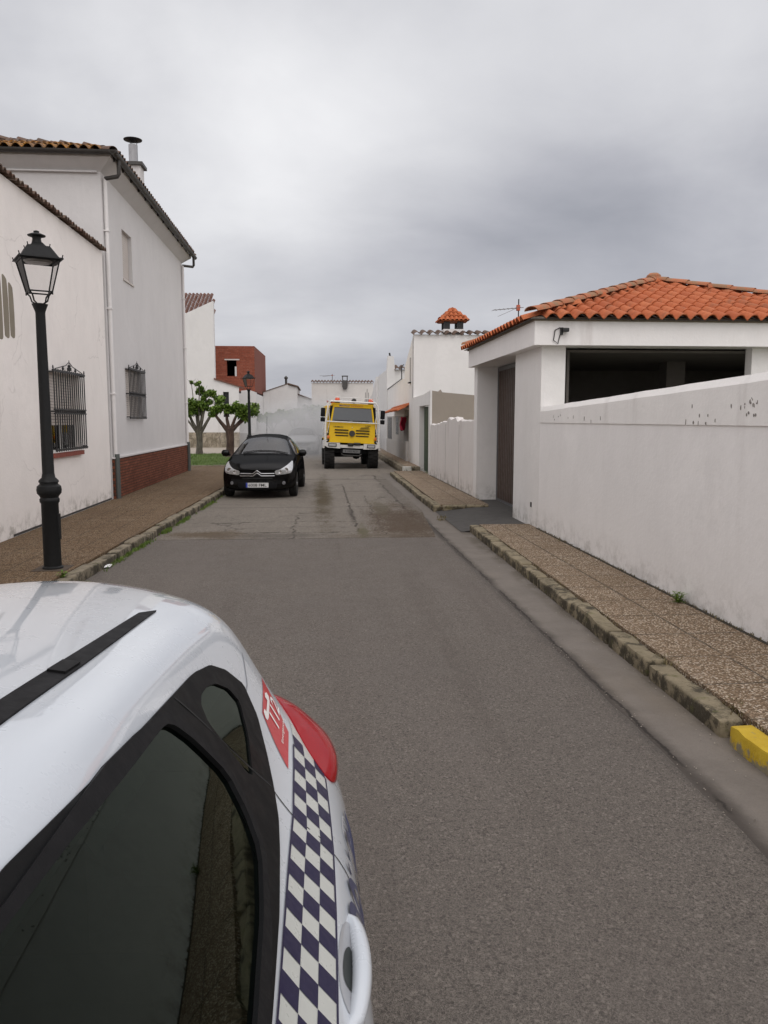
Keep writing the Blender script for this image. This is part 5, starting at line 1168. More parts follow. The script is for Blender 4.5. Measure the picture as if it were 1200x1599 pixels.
silver = paint('silver_car_paint', (.46, .47, .48), .03, .28, .2)
shield = tint_glass('windscreen_glass', (.34, .40, .46), .02, 1.62)
frontd = lambda u, z: (u, -3, z)
def hatchback(label, loc, rz, pm, plate, chevron=True, sunshade=False):
    c = thing('parked_car', label, 'car', loc, rz)
    topc = lambda u, v: (u, v, 3.0)
    ws = smoothpoly([(-.705, 1.17), (0, 1.12), (.705, 1.17), (.655, 1.55), (.555, 2.00), (0, 2.08), (-.555, 2.00), (-.655, 1.55)], 1, .12)
    sw = [(1.42, .955), (1.62, 1.09), (2.04, 1.33), (2.45, 1.385), (3.0, 1.375), (3.45, 1.315), (3.72, 1.13), (3.60, 1.01), (2.4, .97)]
    fw = [(1.56, .985), (1.68, 1.09), (2.06, 1.295), (2.40, 1.335), (2.44, 1.0)]; rw = [(2.52, 1.0), (2.50, 1.338), (2.95, 1.33), (3.38, 1.275), (3.58, 1.12), (3.48, 1.04)]
    def cs(poly): q = shrink(poly, .03); return lambda p: abs(p.x) > .45 and inpoly((p.y, p.z), q)
    wcut = shrink(ws, .03)
    shell_obj(c, HV, HF, [cs(fw), cs(rw), lambda p: p.z > 1.0 and inpoly((p.x, p.y), wcut)], pm, [(.86, .30, .345), (3.48, .30, .345)])
    t = MB(); patch(t, hbv, shrink(ws, -.02), topc, (0, 0, -1), .06, .004, holes=(shrink(ws, .022),)); obj('windscreen_seal', t, black_trim, c, smooth=True)
    t = MB(); patch(t, hbv, ws, topc, (0, 0, -1), .06, .002, skirt=False); obj('windscreen', t, shield, c, smooth=True)
    for s_ in (1, -1):
        sd_ = lambda v, z: (2.0*s_, v, z)
        t = MB(); patch(t, hbv, smoothpoly(sw, 1, .2), sd_, (-s_, 0, 0), .06, .004, holes=(fw, rw)); obj('window_trim', t, black_trim, c, smooth=True)
        for q in (fw, rw): t = MB(); patch(t, hbv, q, sd_, (-s_, 0, 0), .06, .002, skirt=False); obj('side_window', t, tinted if q is rw else shield, c, smooth=True)
        # headlight: swept back over the wing
        hl = smoothpoly([(s_*.42, .56), (s_*.40, .665), (s_*.56, .70), (s_*.70, .80), (s_*.765, .875), (s_*.80, .74), (s_*.775, .60), (s_*.60, .575)], 2, .2)
        t = MB(); patch(t, hbv, hl, frontd, (0, 1, 0), .025, .006); hl_o = obj('headlight', t, clear_lens, c, smooth=True)
        for (a, b, r_) in ((.52, .635, .045), (.66, .675, .055)):
            t = MB(); hh = hbv.ray_cast(Vector((s_*a, -3, b)), Vector((0, 1, 0)))[0]; t.lathe([(0, -.004), (r_, -.008), (r_, -.002), (0, 0)], (hh.x, hh.y-.004, hh.z), 16, 'y'); obj('reflector', t, chrome, hl_o, smooth=True)
        hh = hbv.ray_cast(Vector((s_*.60, -3, .37)), Vector((0, 1, 0)))[0]
        t = MB(); t.lathe([(0, -.012), (.028, -.016), (.040, -.006), (.045, .01), (0, .02)], (hh.x, hh.y, hh.z), 18, 'y'); obj('fog_light', t, plain('dim_lens', (.16, .16, .17), .2, .2, 20), c, smooth=True)
        m = MB(); m.tube([(s_*.84, 1.50, .97), (s_*.93, 1.50, 1.00)], .03, 8); m.lathe([(.02, 0), (.075, .02), (.09, .10), (.08, .17), (.03, .205), (0, .21)], (0, 0, 0), 16, 'x')
        n0 = len(m.v)-6*16
        for i in range(n0, len(m.v)): x, y, z = m.v[i]; m.v[i] = (s_*(.86+x*.95), 1.48+y*.75, 1.02+z*.95)
        obj('wing_mirror', m, pm, c, smooth=True)
        wheel(c, (s_*.775, .86, .30), .30, .195, s_, 7); wheel(c, (s_*.775, 3.48, .30), .30, .195, s_, 7)
        for gl in ([(1.42, .95), (1.36, .75), (1.40, .32)], [(2.48, 1.0), (2.50, .7), (2.46, .32)]): t = MB(); patch(t, hbv, gapline(gl, .008), sd_, (-s_, 0, 0), .05, .001, skirt=False); obj('door_gap', t, dark_gap, c)
        for v0 in (2.30, 3.25):
            hh = hbv.ray_cast(Vector((s_*2, v0, .88)), Vector((-s_, 0, 0)))[0]; t = MB(); t.tube([(hh.x, v0-.09, .88), (hh.x+s_*.03, v0-.06, .88), (hh.x+s_*.03, v0+.06, .885), (hh.x, v0+.09, .885)], .014, 6); obj('door_handle', t, pm, c, smooth=True)
    # grille, bumper opening, number plate
    fr = lambda poly, off, st=.03: patch(MB(), hbv, poly, frontd, (0, 1, 0), st, off)
    obj('grille', fr([(-.41, .535), (.41, .535), (.415, .615), (-.415, .615)], .003), black_plastic, c)
    obj('lower_intake', fr(smoothpoly([(-.42, .22), (.42, .22), (.46, .33), (.44, .40), (-.44, .40), (-.46, .33)], 1), .003), black_plastic, c)
    obj('bumper_slot', fr([(-.36, .47), (.36, .47), (.34, .505), (-.34, .505)], .004), dark_gap, c)
    if chevron:
        def bar(z):
            P = []
            for k in range(25):
                u = -.40+.80*k/24; a = abs(u); zz_ = z+(max(0, .055-a)/.055*.052 if a < .055 else 0); P.append((u, zz_))
            P = [(-.40, z), (-.095, z), (-.022, z+.058), (0, z+.066), (.022, z+.058), (.095, z), (.40, z)]
            pts = []
            for i in range(len(P)-1):
                for t_ in range(5): pts.append((P[i][0]+(P[i+1][0]-P[i][0])*t_/5, P[i][1]+(P[i+1][1]-P[i][1])*t_/5))
            pts.append(P[-1]); V = []
            for (u, z_) in pts:
                hh = hbv.ray_cast(Vector((u, -3, z_)), Vector((0, 1, 0)))[0]; V.append((u, hh.y-.014, z_))
            return V
        b = MB()
        for z in (.545, .600): b.tube(bar(z), .0125, 8)
        obj('chevron_badge', b, chrome, c, smooth=True)
    py = hbv.ray_cast(Vector((0, -3, .33)), Vector((0, 1, 0)))[0].y-.02
    m = MB(); m.box(-.26, .26, py-.004, py+.012, .275, .385); po = obj('number_plate', m, plate_white, c)
    m = MB(); m.box(-.262, -.222, py-.0055, py-.003, .275, .385); obj('plate_band', m, plate_blue, po)
    if plate: m = MB(); text_at(m, plate, .42, .072, lambda a, b: (-.205+a, py-.0062, .294+b), .01); obj('plate_lettering', m, ink, po)
    m = MB(); m.box(-.70, .70, .25, 4.0, .18, .30); m.box(-.70, .70, 1.0, 4.0, .30, .34); obj('underbody', m, black_plastic, c)
    m = MB(); m.box(-.68, .68, 1.12, 1.62, .60, .955, bev=.05); obj('dashboard', m, interior, c, smooth=True)
    m = MB(); m.tube([(-.36+.17*math.cos(a), 1.74+.05*math.sin(a), .95+.17*math.sin(a)) for a in [k*PI/10 for k in range(21)]], .014, 6); obj('steering_wheel', m, interior, c, smooth=True)
    seats(c, (2.1, 3.0), .50, 1.16, m=plain('grey_upholstery', (.05, .055, .065), .85))
    m = MB(); m.box(-.09, .09, 1.93, 1.96, 1.26, 1.33, bev=.012); obj('rear_view_mirror', m, black_plastic, c, smooth=True)
    m = MB(); m.tube([(0, 2.15, 1.45), (0, 2.28, 1.93)], .005, 5); obj('aerial', m, black_plastic, c)
    w_ = MB(); V = []
    for k in range(9): u = .62-1.1*k/8; hh = hbv.ray_cast(Vector((u, 1.20+.05*math.sin(k/8*PI), 3)), Vector((0, 0, -1)))[0]; V.append((hh.x, hh.y, hh.z+.02))
    w_.tube(V, .010, 5); obj('wiper', w_, black_plastic, c)
    return c
bc = hatchback('black hatchback parked at the left kerb facing the camera, chrome double-chevron grille', (-1.47, 18.45, .0), R(-2.6), gloss_black, '6008 FML')
sc_ = hatchback('pale silver hatchback parked farther up the street, faint in the white mist', (-.95, 41.5, 0), R(0), silver, None, chevron=False)
# ================================================================ yellow and white fire truck
yellow = plain('yellow_truck_paint', (.74, .47, .006), .42, .03, 5, spec=.3); twhite = paint('white_truck_paint', (.70, .69, .66), .03, .35, .25)
tk = thing('fire_truck', 'yellow high-wheeled fire truck with white tubular cab cage driving up the street', 'truck', (1.17, 29.6, 0), R(1.5)); tk.scale = (.945, .945, .945)
TR = Matrix.Translation((0, 0, .9)) @ Matrix.Rotation(R(2.8), 4, 'Y') @ Matrix.Translation((0, 0, -.9))   # cab leans on its springs
def tb(name, mb, m, parent=None, smooth=False): mb.xf(TR); return obj(name, mb, m, parent or tk, smooth=smooth)
S = 1.0
m = MB()          # cab: outline in (x,z), slightly narrower at the roof
m.prism([(-.98, 1.05), (.98, 1.05), (.98, 1.86), (-.98, 1.86)], 'y', .10, 1.75)
m.hexa([(-.98, .13, 1.86), (.98, .13, 1.86), (.98, 1.75, 1.86), (-.98, 1.75, 1.86), (-.86, .27, 2.50), (.86, .27, 2.50), (.86, 1.7, 2.50), (-.86, 1.7, 2.50)]); m.box(-.82, .82, .22, 1.65, 2.50, 2.58)
cab = tb('cab', m, yellow)
m = MB(); m.hexa([(-.92, -.02, 1.03), (.92, -.02, 1.03), (.92, .12, 1.03), (-.92, .12, 1.03), (-.90, .06, 1.84), (.90, .06, 1.84), (.90, .14, 1.86), (-.90, .14, 1.86)]); bn = tb('bonnet', m, yellow, cab)
for i, (z, h_) in enumerate(((1.53, .040), (1.42, .040), (1.31, .040))):
    for s_ in (1, -1): m = MB(); a, b = sorted((s_*.15, s_*(.69 if i < 2 else .66))); m.box(a, b, -.012+.0, .06, z-h_/2, z+h_/2); tb('grille_slot', m, dark_gap, bn)
m = MB(); m.prism([(.30, 1.595), (.70, 1.615), (.70, 1.63), (.30, 1.61)], 'y', .005, .03); m.prism([(.34, 1.64), (.66, 1.66), (.66, 1.675), (.34, 1.655)], 'y', .01, .03); tb('bonnet_vent', m, ink, bn)
m = MB(); text_at(m, 'UNIMOG', .38, .055, lambda a, b: (-.74+a, .018, 1.62+b), .02); tb('bonnet_lettering', m, ink, bn)
m = MB(); text_at(m, 'U20', .20, .045, lambda a, b: (.52+a, .020, 1.70+b), .02); tb('bonnet_lettering', m, ink, bn)
m = MB(); m.lathe([(0, -.045), (.105, -.045), (.118, -.02), (.118, .03), (0, .03)], (0, 0, 1.405), 28, 'y'); em = tb('emblem', m, ink, bn, True)
m = MB(); m.lathe([(.104, -.052), (.112, -.052), (.112, -.04), (.104, -.04)], (0, 0, 1.405), 28, 'y')
for k in range(3):
    a = PI/2+k*2*PI/3; d = (math.cos(a), math.sin(a)); q = (-d[1], d[0])
    m.add([(q[0]*.009, -.052, 1.405+q[1]*.009), (-q[0]*.009, -.052, 1.405-q[1]*.009), (d[0]*.10, -.052, 1.405+d[1]*.10)], [(0, 1, 2)])
tb('emblem_star', m, M_gutm, em, True)
m = MB(); m.lathe([(0, -.006), (.02, -.006), (.02, .02), (0, .02)], (0, .035, 1.64), 12, 'y'); tb('bonnet_badge', m, chrome, bn)
m = MB(); m.hexa([(-.80, .07, 1.87), (.80, .07, 1.87), (.80, .16, 1.87), (-.80, .16, 1.87), (-.73, .195, 2.42), (.73, .195, 2.42), (.73, .30, 2.42), (-.73, .30, 2.42)]); tb('windscreen', m, NB('truck_windscreen').fin((.035, .042, .046), .04, spec=.9), cab)
for (p, q) in (((-.84, .055, 1.86), (-.76, .19, 2.43)), ((.84, .055, 1.86), (.76, .19, 2.43))): m = MB(); m.tube([p, q], .035, 6); tb('windscreen_pillar', m, yellow, cab)
for s_ in (1, -1):
    m = MB(); m.hexa([(s_*.86, .075, 1.30), (s_*.985, .075, 1.30), (s_*.985, .14, 1.30), (s_*.86, .14, 1.30), (s_*.80, .17, 2.46), (s_*.90, .17, 2.46), (s_*.90, .25, 2.46), (s_*.80, .25, 2.46)]); tb('corner_panel', m, black_plastic, cab)
    m = MB(); a, b = sorted((s_*.90, s_*.985)); m.hexa([(s_*.984, .45, 1.86), (s_*.990, .45, 1.86), (s_*.990, 1.5, 1.86), (s_*.984, 1.5, 1.86), (s_*.872, .55, 2.46), (s_*.878, .55, 2.46), (s_*.878, 1.5, 2.46), (s_*.872, 1.5, 2.46)]); tb('side_window', m, NB('truck_side_glass').fin((.03, .035, .035), .05, spec=.8), cab)
m = MB(); m.prism([(-.78, 2.42), (.78, 2.42), (.76, 2.55), (-.76, 2.55)], 'y', .155, .20); rb = tb('roof_board', m, yellow, cab)
m = MB(); text_at(m, 'EMERGENCIAS', .42, .07, lambda a, b: (-.55+a, .152, 2.45+b), .012); tb('roof_lettering', m, plain('blue_lettering', (.03, .03, .25), .5), rb)
m = MB(); text_at(m, 'INCENDIOS', .48, .07, lambda a, b: (-.08+a, .152, 2.45+b), .012); tb('roof_lettering', m, plain('red_lettering', (.40, .03, .04), .5), rb)
m = MB(); V = [(-.74, .06, 1.90), (-.1, .05, 1.895)]; m.tube(V, .014, 5); tb('wiper', m, ink, cab); m = MB(); m.tube([(.0, .05, 1.895), (.66, .06, 1.90)], .014, 5); tb('wiper', m, ink, cab)
# cage of white tube
m = MB(); rr = .034
m.tube([(-1.06, -.08, .95), (-1.06, -.02, 1.90), (-.98, .02, 2.52), (-.88, .06, 2.64), (.88, .06, 2.64), (.98, .02, 2.52), (1.06, -.02, 1.90), (1.06, -.08, .95)], rr, 8); cg = tb('cab_cage', m, twhite, None, True)
m = MB(); m.tube([(-1.06, -.03, 1.84), (1.06, -.03, 1.84)], .026, 8); tb('cage_bar', m, twhite, cg, True)
for s_ in (1, -1):
    m = MB(); m.tube([(s_*.92, .06, 2.62), (s_*.92, 1.7, 2.70), (s_*1.0, 1.75, 1.2)], rr, 8); tb('cage_bar', m, twhite, cg, True)
    m = MB(); m.tube([(s_*1.06, -.05, 1.40), (s_*.95, .1, 1.40)], rr*.8, 8); tb('cage_bar', m, twhite, cg, True)
    m = MB(); m.tube([(s_*.99, .0, 2.50), (s_*.90, .0, 1.9), (s_*.97, -.02, 1.4)], .014, 6) ; tb('cage_bar', m, twhite, cg, True)
m = MB(); m.tube([(-.70, .12, 2.80), (.70, .12, 2.80)], .016, 6); m.tube([(-.70, .12, 2.80), (-.86, .12, 2.66)], .014, 6); m.tube([(.70, .12, 2.80), (.86, .12, 2.66)], .014, 6); tb('cage_bar', m, twhite, cg, True)
for x in (-.62, .72):
    m = MB(); m.lathe([(.10, 2.64), (.105, 2.66), (.10, 2.70), (.095, 2.76), (.07, 2.80), (0, 2.82)], (x, .35, 0), 18); bo = tb('beacon', m, NB('orange_red_beacon').fin((.75, .10, .03), .15, coat=.8), None, True)
    m = MB(); m.lathe([(.11, 2.58), (.11, 2.645), (0, 2.65)], (x, .35, 0), 18); tb('beacon_base', m, black_plastic, bo, True)
m = MB(); m.lathe([(0, -.03), (.09, -.03), (.10, .03), (0, .03)], (.03, .18, 2.69), 16, 'y'); tb('horn', m, M_gutm, None, True)
# bumper with lamps, winch, plate
m = MB(); m.prism([(-1.09, 1.16), (-1.03, 1.16), (-1.01, 1.02), (-.47, 1.02), (-.46, .80), (-.95, .82), (-1.09, .90)], 'y', -.16, .06); bp = tb('bumper', m, twhite)
m = MB(); m.prism([(1.09, 1.16), (1.03, 1.16), (1.01, 1.02), (.47, 1.02), (.46, .80), (.95, .82), (1.09, .90)], 'y', -.16, .06); tb('bumper', m, twhite)
m = MB(); m.box(-.46, .46, -.10, .05, .83, .95); tb('bumper_centre', m, twhite)
m = MB(); m.box(-.16, .06, -.16, -.05, .90, 1.03, bev=.02); m.tube([(.08, -.12, 1.0), (.34, -.12, 1.0)], .055, 10); tb('winch', m, ink, None, True)
for s_ in (1, -1):
    a, b = sorted((s_*.60, s_*.93)); m = MB(); m.box(a, b, -.19, -.15, .86, 1.0, bev=.02); hb = tb('headlight', m, ink)
    m = MB(); m.box(a+.03, b-.03, -.197, -.19, .885, .975, bev=.003); tb('lamp_lens', m, clear_lens, hb)
    a, b = sorted((s_*.88, s_*.98)); m = MB(); m.box(a, b, -.04, .07, 1.17, 1.29, bev=.015); tb('indicator', m, amber_lens, None, True)
    m = MB(); m.box(a+.01*s_, b+.01*s_, -.04, .05, 1.06, 1.14); tb('marker_lamp', m, ink)
    # mirrors
    x = s_*1.18; zt = 2.34
    m = MB(); m.tube([(s_*.92, .1, zt), (x, .0, zt+.02), (x, .0, 1.85), (s_*.98, .1, 1.85)], .014, 6); mr = tb('mirror_arm', m, ink, None, True)
    m = MB(); m.box(x-.09, x+.09, -.05, .03, 2.02, 2.36, bev=.03); tb('mirror', m, black_plastic, mr, True)
    m = MB(); m.box(x-.09, x+.09, -.05, .03, 1.82, 1.99, bev=.03); tb('mirror', m, black_plastic, mr, True)
    m = MB(); m.prism([(.95*s_, 1.12), (1.12*s_, 1.05), (1.14*s_, .78), (1.06*s_, .80), (1.04*s_, 1.0)], 'y', -.1, 1.5); tb('mudguard', m, twhite)
    m = MB(); m.box(*sorted((s_*.98, s_*1.02)), .2, 1.6, 1.10, 1.40); tb('sill_panel', m, twhite)
m = MB(); m.box(-.34, .34, -.13, -.11, .64, .77); npl = tb('number_plate', m, plain('dirty_plate', (.16, .16, .16), .6)); m = MB(); text_at(m, 'E 1007 BCD', .5, .07, lambda a, b: (-.25+a, -.133, .67+b), .01); tb('plate_lettering', m, ink, npl)
m = MB(); m.tube([(-.40, -.08, .60), (-.30, -.10, .54), (.30, -.10, .54), (.40, -.08, .60)], .022, 6); tb('tow_bar', m, M_gutm, None, True)
m = MB(); m.box(-1.0, 1.0, 1.5, 1.9, .50, 1.0); m.box(-.42, .42, .0, 4.6, .62, .95); m.box(-.70, .70, .15, .5, .62, .95); tb('chassis', m, black_plastic)  # first box added behind the front wheels to darken the space under the truck
m = MB(); m.tube([(-.80, .55, .55), (.80, .55, .55)], .09, 10); m.lathe([(0, -.18), (.16, -.12), (.2, 0), (.16, .12), (0, .18)], (.22, .55, .56), 14, 'x'); obj('axle', m, black_plastic, tk, smooth=True)
m = MB(); m.tube([(-.80, 3.6, .55), (.80, 3.6, .55)], .09, 10); obj('axle', m, black_plastic, tk, smooth=True)
m = MB(); m.box(-1.02, 1.02, 1.95, 4.9, 1.0, 2.50, bev=.05); bb = tb('body_box', m, yellow)
for s_ in (1, -1):
    for k in range(3): a, b = sorted((s_*1.015, s_*1.035)); m = MB(); m.box(a, b, 2.1+k*.93, 2.95+k*.93, 1.15, 2.35); tb('shutter', m, twhite, bb)
m = MB(); m.tube([(-.6, 3.4, 2.5), (-.6, 3.4, 2.66), (-.9, 3.6, 2.7)], .05, 8); tb('water_cannon', m, red_lens, bb)
for s_ in (1, -1):
    for y in (.55, 3.6): wheel(tk, (s_*.87, y, .56), .56, .40, s_, 6, rim_m=twhite, tread=1)
for x, h_ in ((.56, .34), (.50, .2), (.62, .2)): m = MB(); m.tube([(x, .5, 2.62), (x, .5, 2.86+h_)], .010, 5); tb('whip_aerial', m, ink)
# ================================================================ street lamps
M_lamp = plain('dark_grey_lamp_paint', (.010, .0105, .011), .55, .12, 14, .0006, 120, spec=.25)
M_lampg = tint_glass('lantern_glass', (.95, .95, .95), .05, 1.12, .12)
def street_lamp(label, loc, rz):
    o = thing('street_lamp', label, 'street lamp', loc, 0, 'old-style lamps on the left pavement')
    m = MB(); m.lathe([(.0, 0), (.115, 0), (.115, .02), (.098, .035), (.095, .76), (.108, .78), (.110, .81), (.098, .83), (.108, .85), (.132, .88), (.137, .92), (.130, .96), (.100, .985), (.100, 1.0), (.112, 1.01), (.105, 1.03), (.074, 1.06), (.066, 1.11), (.052, 2.90), (.056, 2.92), (.078, 2.98), (.086, 3.0), (.04, 3.01), (0, 3.01)], (0, 0, 0), 28); p = obj('pole', m, M_lamp, o, smooth=True)
    m = MB(); m.box(.075, .105, -.035, .035, .34, .64, bev=.006); obj('service_door', m, M_lamp, p)
    m = MB(); m.box(-.19, .19, -.19, .19, -.015, .005); obj('base_plate', m, plain('rusty_plate', (.07, .05, .035), .9, .3, 10), o)
    lo = bpy.data.objects.new('lantern', None); 
    bot, top_, zb_, zt_l = .118, .195, 3.13, 3.47
    rot = Matrix.Rotation(rz, 4, 'Z')
    def part(name, mb, m_, par, smooth=False): mb.xf(rot); return obj(name, mb, m_, par, smooth=smooth)
    m = MB()
    for sx in (-1, 1):
        for sy in (-1, 1):
            m.tube([(sx*bot, sy*bot, zb_-.03), (sx*bot, sy*bot, zb_), (sx*top_, sy*top_, zt_l)], .0085, 6)
            m.tube([(sx*.03, sy*.03, 3.0), (sx*.07, sy*.07, 3.03), (sx*.085, sy*.085, 3.09), (sx*bot, sy*bot, zb_)], .009, 6)
    for a, b in (((-1, -1), (1, -1)), ((1, -1), (1, 1)), ((1, 1), (-1, 1)), ((-1, 1), (-1, -1))):
        m.tube([(a[0]*bot, a[1]*bot, zb_), (b[0]*bot, b[1]*bot, zb_)], .009, 6); m.tube([(a[0]*top_, a[1]*top_, zt_l), (b[0]*top_, b[1]*top_, zt_l)], .014, 6)
    fr_ = part('lantern_frame', m, M_lamp, o)
    def fr4(m, r0, z0, r1, z1): m.hexa([(-r0, -r0, z0), (r0, -r0, z0), (r0, r0, z0), (-r0, r0, z0), (-r1, -r1, z1), (r1, -r1, z1), (r1, r1, z1), (-r1, r1, z1)])
    m = MB(); fr4(m, .232, 3.475, .226, 3.49); fr4(m, .195, 3.49, .115, 3.62); fr4(m, .085, 3.62, .05, 3.665)
    m.lathe([(.055, 3.66), (.045, 3.70), (.05, 3.725), (.092, 3.735), (.096, 3.745), (.05, 3.765), (.03, 3.77), (.03, 3.79), (.0, 3.80)], (0, 0, 0), 18)
    for sx in (-1, 1):
        for sy in (-1, 1): m.tube([(sx*.215, sy*.215, 3.48), (sx*.225, sy*.225, 3.52)], .006, 5); m.tube([(sx*.110, sy*.110, 3.61), (sx*.117, sy*.117, 3.645)], .006, 5)
    part('lantern_roof', m, M_lamp, fr_, True)
    m = MB(); m.lathe([(.0, 3.47), (.15, 3.47), (.13, 3.445), (.0, 3.44)], (0, 0, 0), 20); part('reflector', m, plain('lamp_reflector', (.22, .21, .20), .4, .2, 12), fr_, True)
    for a, b in (((-1, -1), (1, -1)), ((1, -1), (1, 1)), ((1, 1), (-1, 1)), ((-1, 1), (-1, -1))):
        m = MB(); m.add([(a[0]*bot, a[1]*bot, zb_), (b[0]*bot, b[1]*bot, zb_), (b[0]*top_, b[1]*top_, zt_l), (a[0]*top_, a[1]*top_, zt_l)], [(0, 1, 2, 3)]); part('glass_pane', m, M_lampg, fr_)
    return o
L1_ = street_lamp('tall dark lamp post with square lantern in front of the low left house', (-3.11, 9.30, .13), R(28))
L2_ = copy_tree(L1_); L2_.location = (-3.04, 34.6, .13); L2_['label'] = 'distant dark lamp post rising from the lawn behind the black car'
# ================================================================ trees
M_leaf = leafmat('tree_leaves', (.040, .085, .012), (.165, .25, .035))
def bark(name, a, b):
    s = NB(name); c = s.mix(s.mr(s.noise(6, 8, .7, s.map(s.pos(), (1, 1, .35))), .35, .7), a, b); s.bump(s.noise(14, 6, .7, s.map(s.pos(), (1, 1, .3))), .03, .8); return s.fin(c, .95)
M_bark = bark('grey_bark', (.07, .06, .045), (.16, .145, .12)); M_bark2 = bark('reddish_bark', (.05, .030, .024), (.12, .075, .058))
def limb(mb, p, q, r0, r1, rnd, seg=9, bend=.06, n=5):
    p, q = Vector(p), Vector(q); P = []
    L_ = (q-p).length
    for k in range(n+1):
        t = k/n; o_ = Vector((mnoise.noise(Vector((t*2.5+p.x*3, q.y, 1))), mnoise.noise(Vector((t*2.5, p.y*3+q.x, 5))), 0))*bend*L_*math.sin(PI*t); P.append(p.lerp(q, t)+o_)
    mb.tube(P, [r0+(r1-r0)*(k/n) for k in range(n+1)], seg); return P
def leaves(mb, c, rad, n, size, rnd, flat=1.0):
    for _ in range(n):
        d = Vector((rnd.gauss(0, 1), rnd.gauss(0, 1), rnd.gauss(0, 1)*flat)).normalized()*rad*(rnd.random()**.45); p = Vector(c)+d
        a = Vector((rnd.uniform(-1, 1), rnd.uniform(-1, 1), rnd.uniform(-.7, .7))).normalized(); b = a.orthogonal().normalized(); b = (Matrix.Rotation(rnd.uniform(0, 6.3), 3, a) @ b); s_ = size*rnd.uniform(.6, 1.3)
        mb.add([p-a*s_*.5, p+b*s_*.33, p+a*s_*.55, p-b*s_*.33], [(0, 1, 2, 3)])
def pollard(label, x, y, trunk_h, tr, limbs, seed, bm_, cat='tree', group='pollarded trees on the lawn', lsize=.135, dens=1.25):
    rnd = random.Random(seed); o = thing('tree', label, cat, (x, y, .12), 0, group)
    m = MB(); P = [(0, 0, -.1), (0, 0, .25), (.03, 0, trunk_h*.55), (0, 0, trunk_h)]; m.tube(P, [tr*1.45, tr*1.08, tr, tr*1.12], 14); t = obj('trunk', m, bm_, o, smooth=True)
    lv = MB()
    for (dx, dy, dz, r0, clumps) in limbs:
        m = MB(); q = (dx, dy, trunk_h+dz); limb(m, (dx*.08, dy*.08, trunk_h-.12), q, r0, r0*.55, rnd)
        m.lathe([(r0*.5, -.06), (r0*.95, .0), (r0*.9, .07), (.0, .12)], q, 9)
        for k in range(3): a = rnd.uniform(0, 6.3); e = (q[0]+.3*math.cos(a), q[1]+.3*math.sin(a), q[2]+rnd.uniform(.1, .45)); limb(m, q, e, r0*.25, r0*.08, rnd, 5)
        obj('limb', m, bm_, t, smooth=True)
        for (ox, oy, oz, rad, n) in clumps: leaves(lv, (q[0]+ox, q[1]+oy, q[2]+oz), rad, int(n*dens), lsize, rnd, .8)
    obj('crown', lv, M_leaf, o); return o
def rndclumps(rnd, n, sp, rad, cnt, dz=0): return [(rnd.uniform(-sp, sp), rnd.uniform(-sp, sp), dz+rnd.uniform(-sp*.6, sp*.5), rad*rnd.uniform(.6, 1.25), int(cnt*rnd.uniform(.5, 1.3))) for _ in range(n)]
rt = random.Random(21)
def S_(n, sp, rad, cnt, dz=0): return rndclumps(rt, n, sp, rad, cnt, dz)
pollard('pollarded tree with pale forked limbs and dense leaf clump next to the brick plinth house', -5.98, 39.8, 1.15, .145,
    [(-.48, .1, .85, .10, S_(9, .42, .26, 230, .32)), (-.05, .2, 1.05, .11, S_(8, .45, .26, 220, .05)), (.42, -.1, 1.45, .08, S_(7, .34, .20, 110, .28)), (.88, .1, 1.25, .09, S_(7, .34, .19, 95, .22)), (-.75, -.2, .95, .06, S_(4, .25, .2, 120, .3)), (.12, -.2, 2.25, .035, S_(2, .12, .13, 50, .05)), (-.30, 0, 2.35, .03, S_(1, .05, .13, 40, .0)), (.30, 0, 1.9, .04, S_(4, .28, .18, 90, .05)), (-.75, 0, 1.75, .03, S_(1, .05, .1, 10, .0))], 4, M_bark)
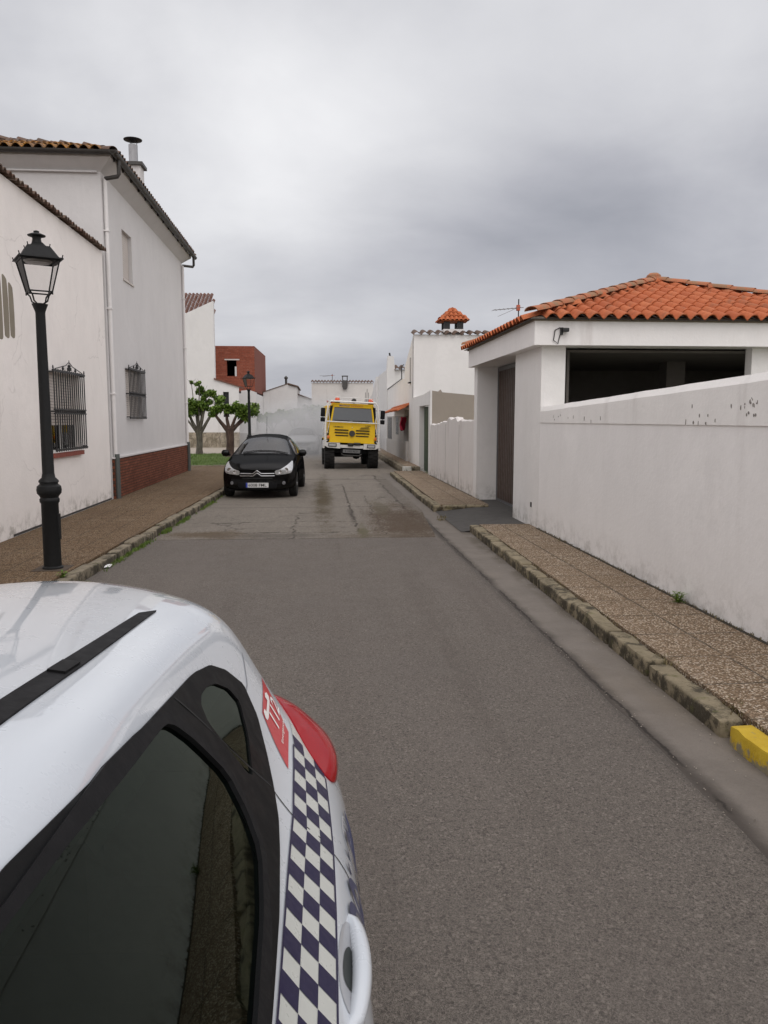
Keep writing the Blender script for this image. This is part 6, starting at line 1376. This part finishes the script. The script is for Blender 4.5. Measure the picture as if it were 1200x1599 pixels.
pollard('smaller pollarded tree with reddish trunk behind the black car, beside the distant lamp', -4.12, 36.6, 1.30, .17,
    [(-.62, 0, .62, .11, S_(8, .30, .20, 120, .18)), (-.15, .1, .75, .10, S_(5, .26, .17, 90, .15)), (.40, 0, .80, .09, S_(7, .28, .20, 110, .22)), (.95, .1, .85, .10, S_(8, .32, .22, 130, .1)), (.75, -.1, .45, .06, S_(5, .26, .20, 110, .15))], 9, M_bark2)
rb_ = random.Random(31)
for i, (x, y, s_, lb) in enumerate(((-3.35, 56.0, 1.0, 'round-headed grey tree blurred in the mist, left of the other misty trees'), (-1.75, 55.0, 1.12, 'round-headed grey tree blurred in the mist, middle one of three'), (-.15, 57.5, 1.25, 'greenish tree half lost in the mist close beside the truck mirror'))):
    pollard(lb, x, y, 1.0*s_, .11, [(dx*s_, dy*s_, .75*s_, .06, rndclumps(rb_, 5, .40*s_, .26, 70, .1)) for dx, dy in ((-.5, 0), (.5, .1), (0, .5), (.05, -.45), (0, 0))], 40+i, M_bark, group='misty trees at the end of the street', lsize=.24)
m = MB(); m.box(-6.0, -2.3, 53.0, 53.25, 0, .95); tag(obj('low_wall', m, M_greyd, origin=(-4, 53, 0)), 'low grey wall in the mist below the far trees', 'wall')
# ================================================================ disinfectant mist blown across the street behind the truck
s = NB('mist'); s.t.nodes.remove(s.b); v_ = s.n('ShaderNodeVolumePrincipled'); v_.inputs['Color'].default_value = (.985, .985, .985, 1); v_.inputs['Anisotropy'].default_value = 0
P_ = s.pos(); X, Y, Z = s.sep(P_)
nz = s.noise(.34, 5, .6, s.map(P_, (1, .6, 1.4))); 
dx = s.math('DIVIDE', s.math('ADD', X, .3), 4.7); dy = s.math('DIVIDE', s.math('SUBTRACT', Y, 44), 12.0); dz = s.math('DIVIDE', s.math('SUBTRACT', Z, .8), 2.7)
r2 = s.math('SQRT', s.math('ADD', s.math('ADD', s.math('MULTIPLY', dx, dx), s.math('MULTIPLY', dy, dy)), s.math('MULTIPLY', dz, dz)))
f = s.mr(s.math('ADD', r2, s.math('MULTIPLY', s.math('SUBTRACT', nz, .5), 1.5)), .35, 1.0, 1, 0)
s.l(s.math('MULTIPLY', f, .21), v_.inputs['Density']); s.l(v_.outputs[0], s.o.inputs['Volume'])
m = MB(); m.box(-5.6, 3.35, 31.5, 57, .02, 4.4); o = struct('mist', m, s.m, kind='stuff'); o['label'] = 'white disinfectant mist drifting across the street behind the truck'
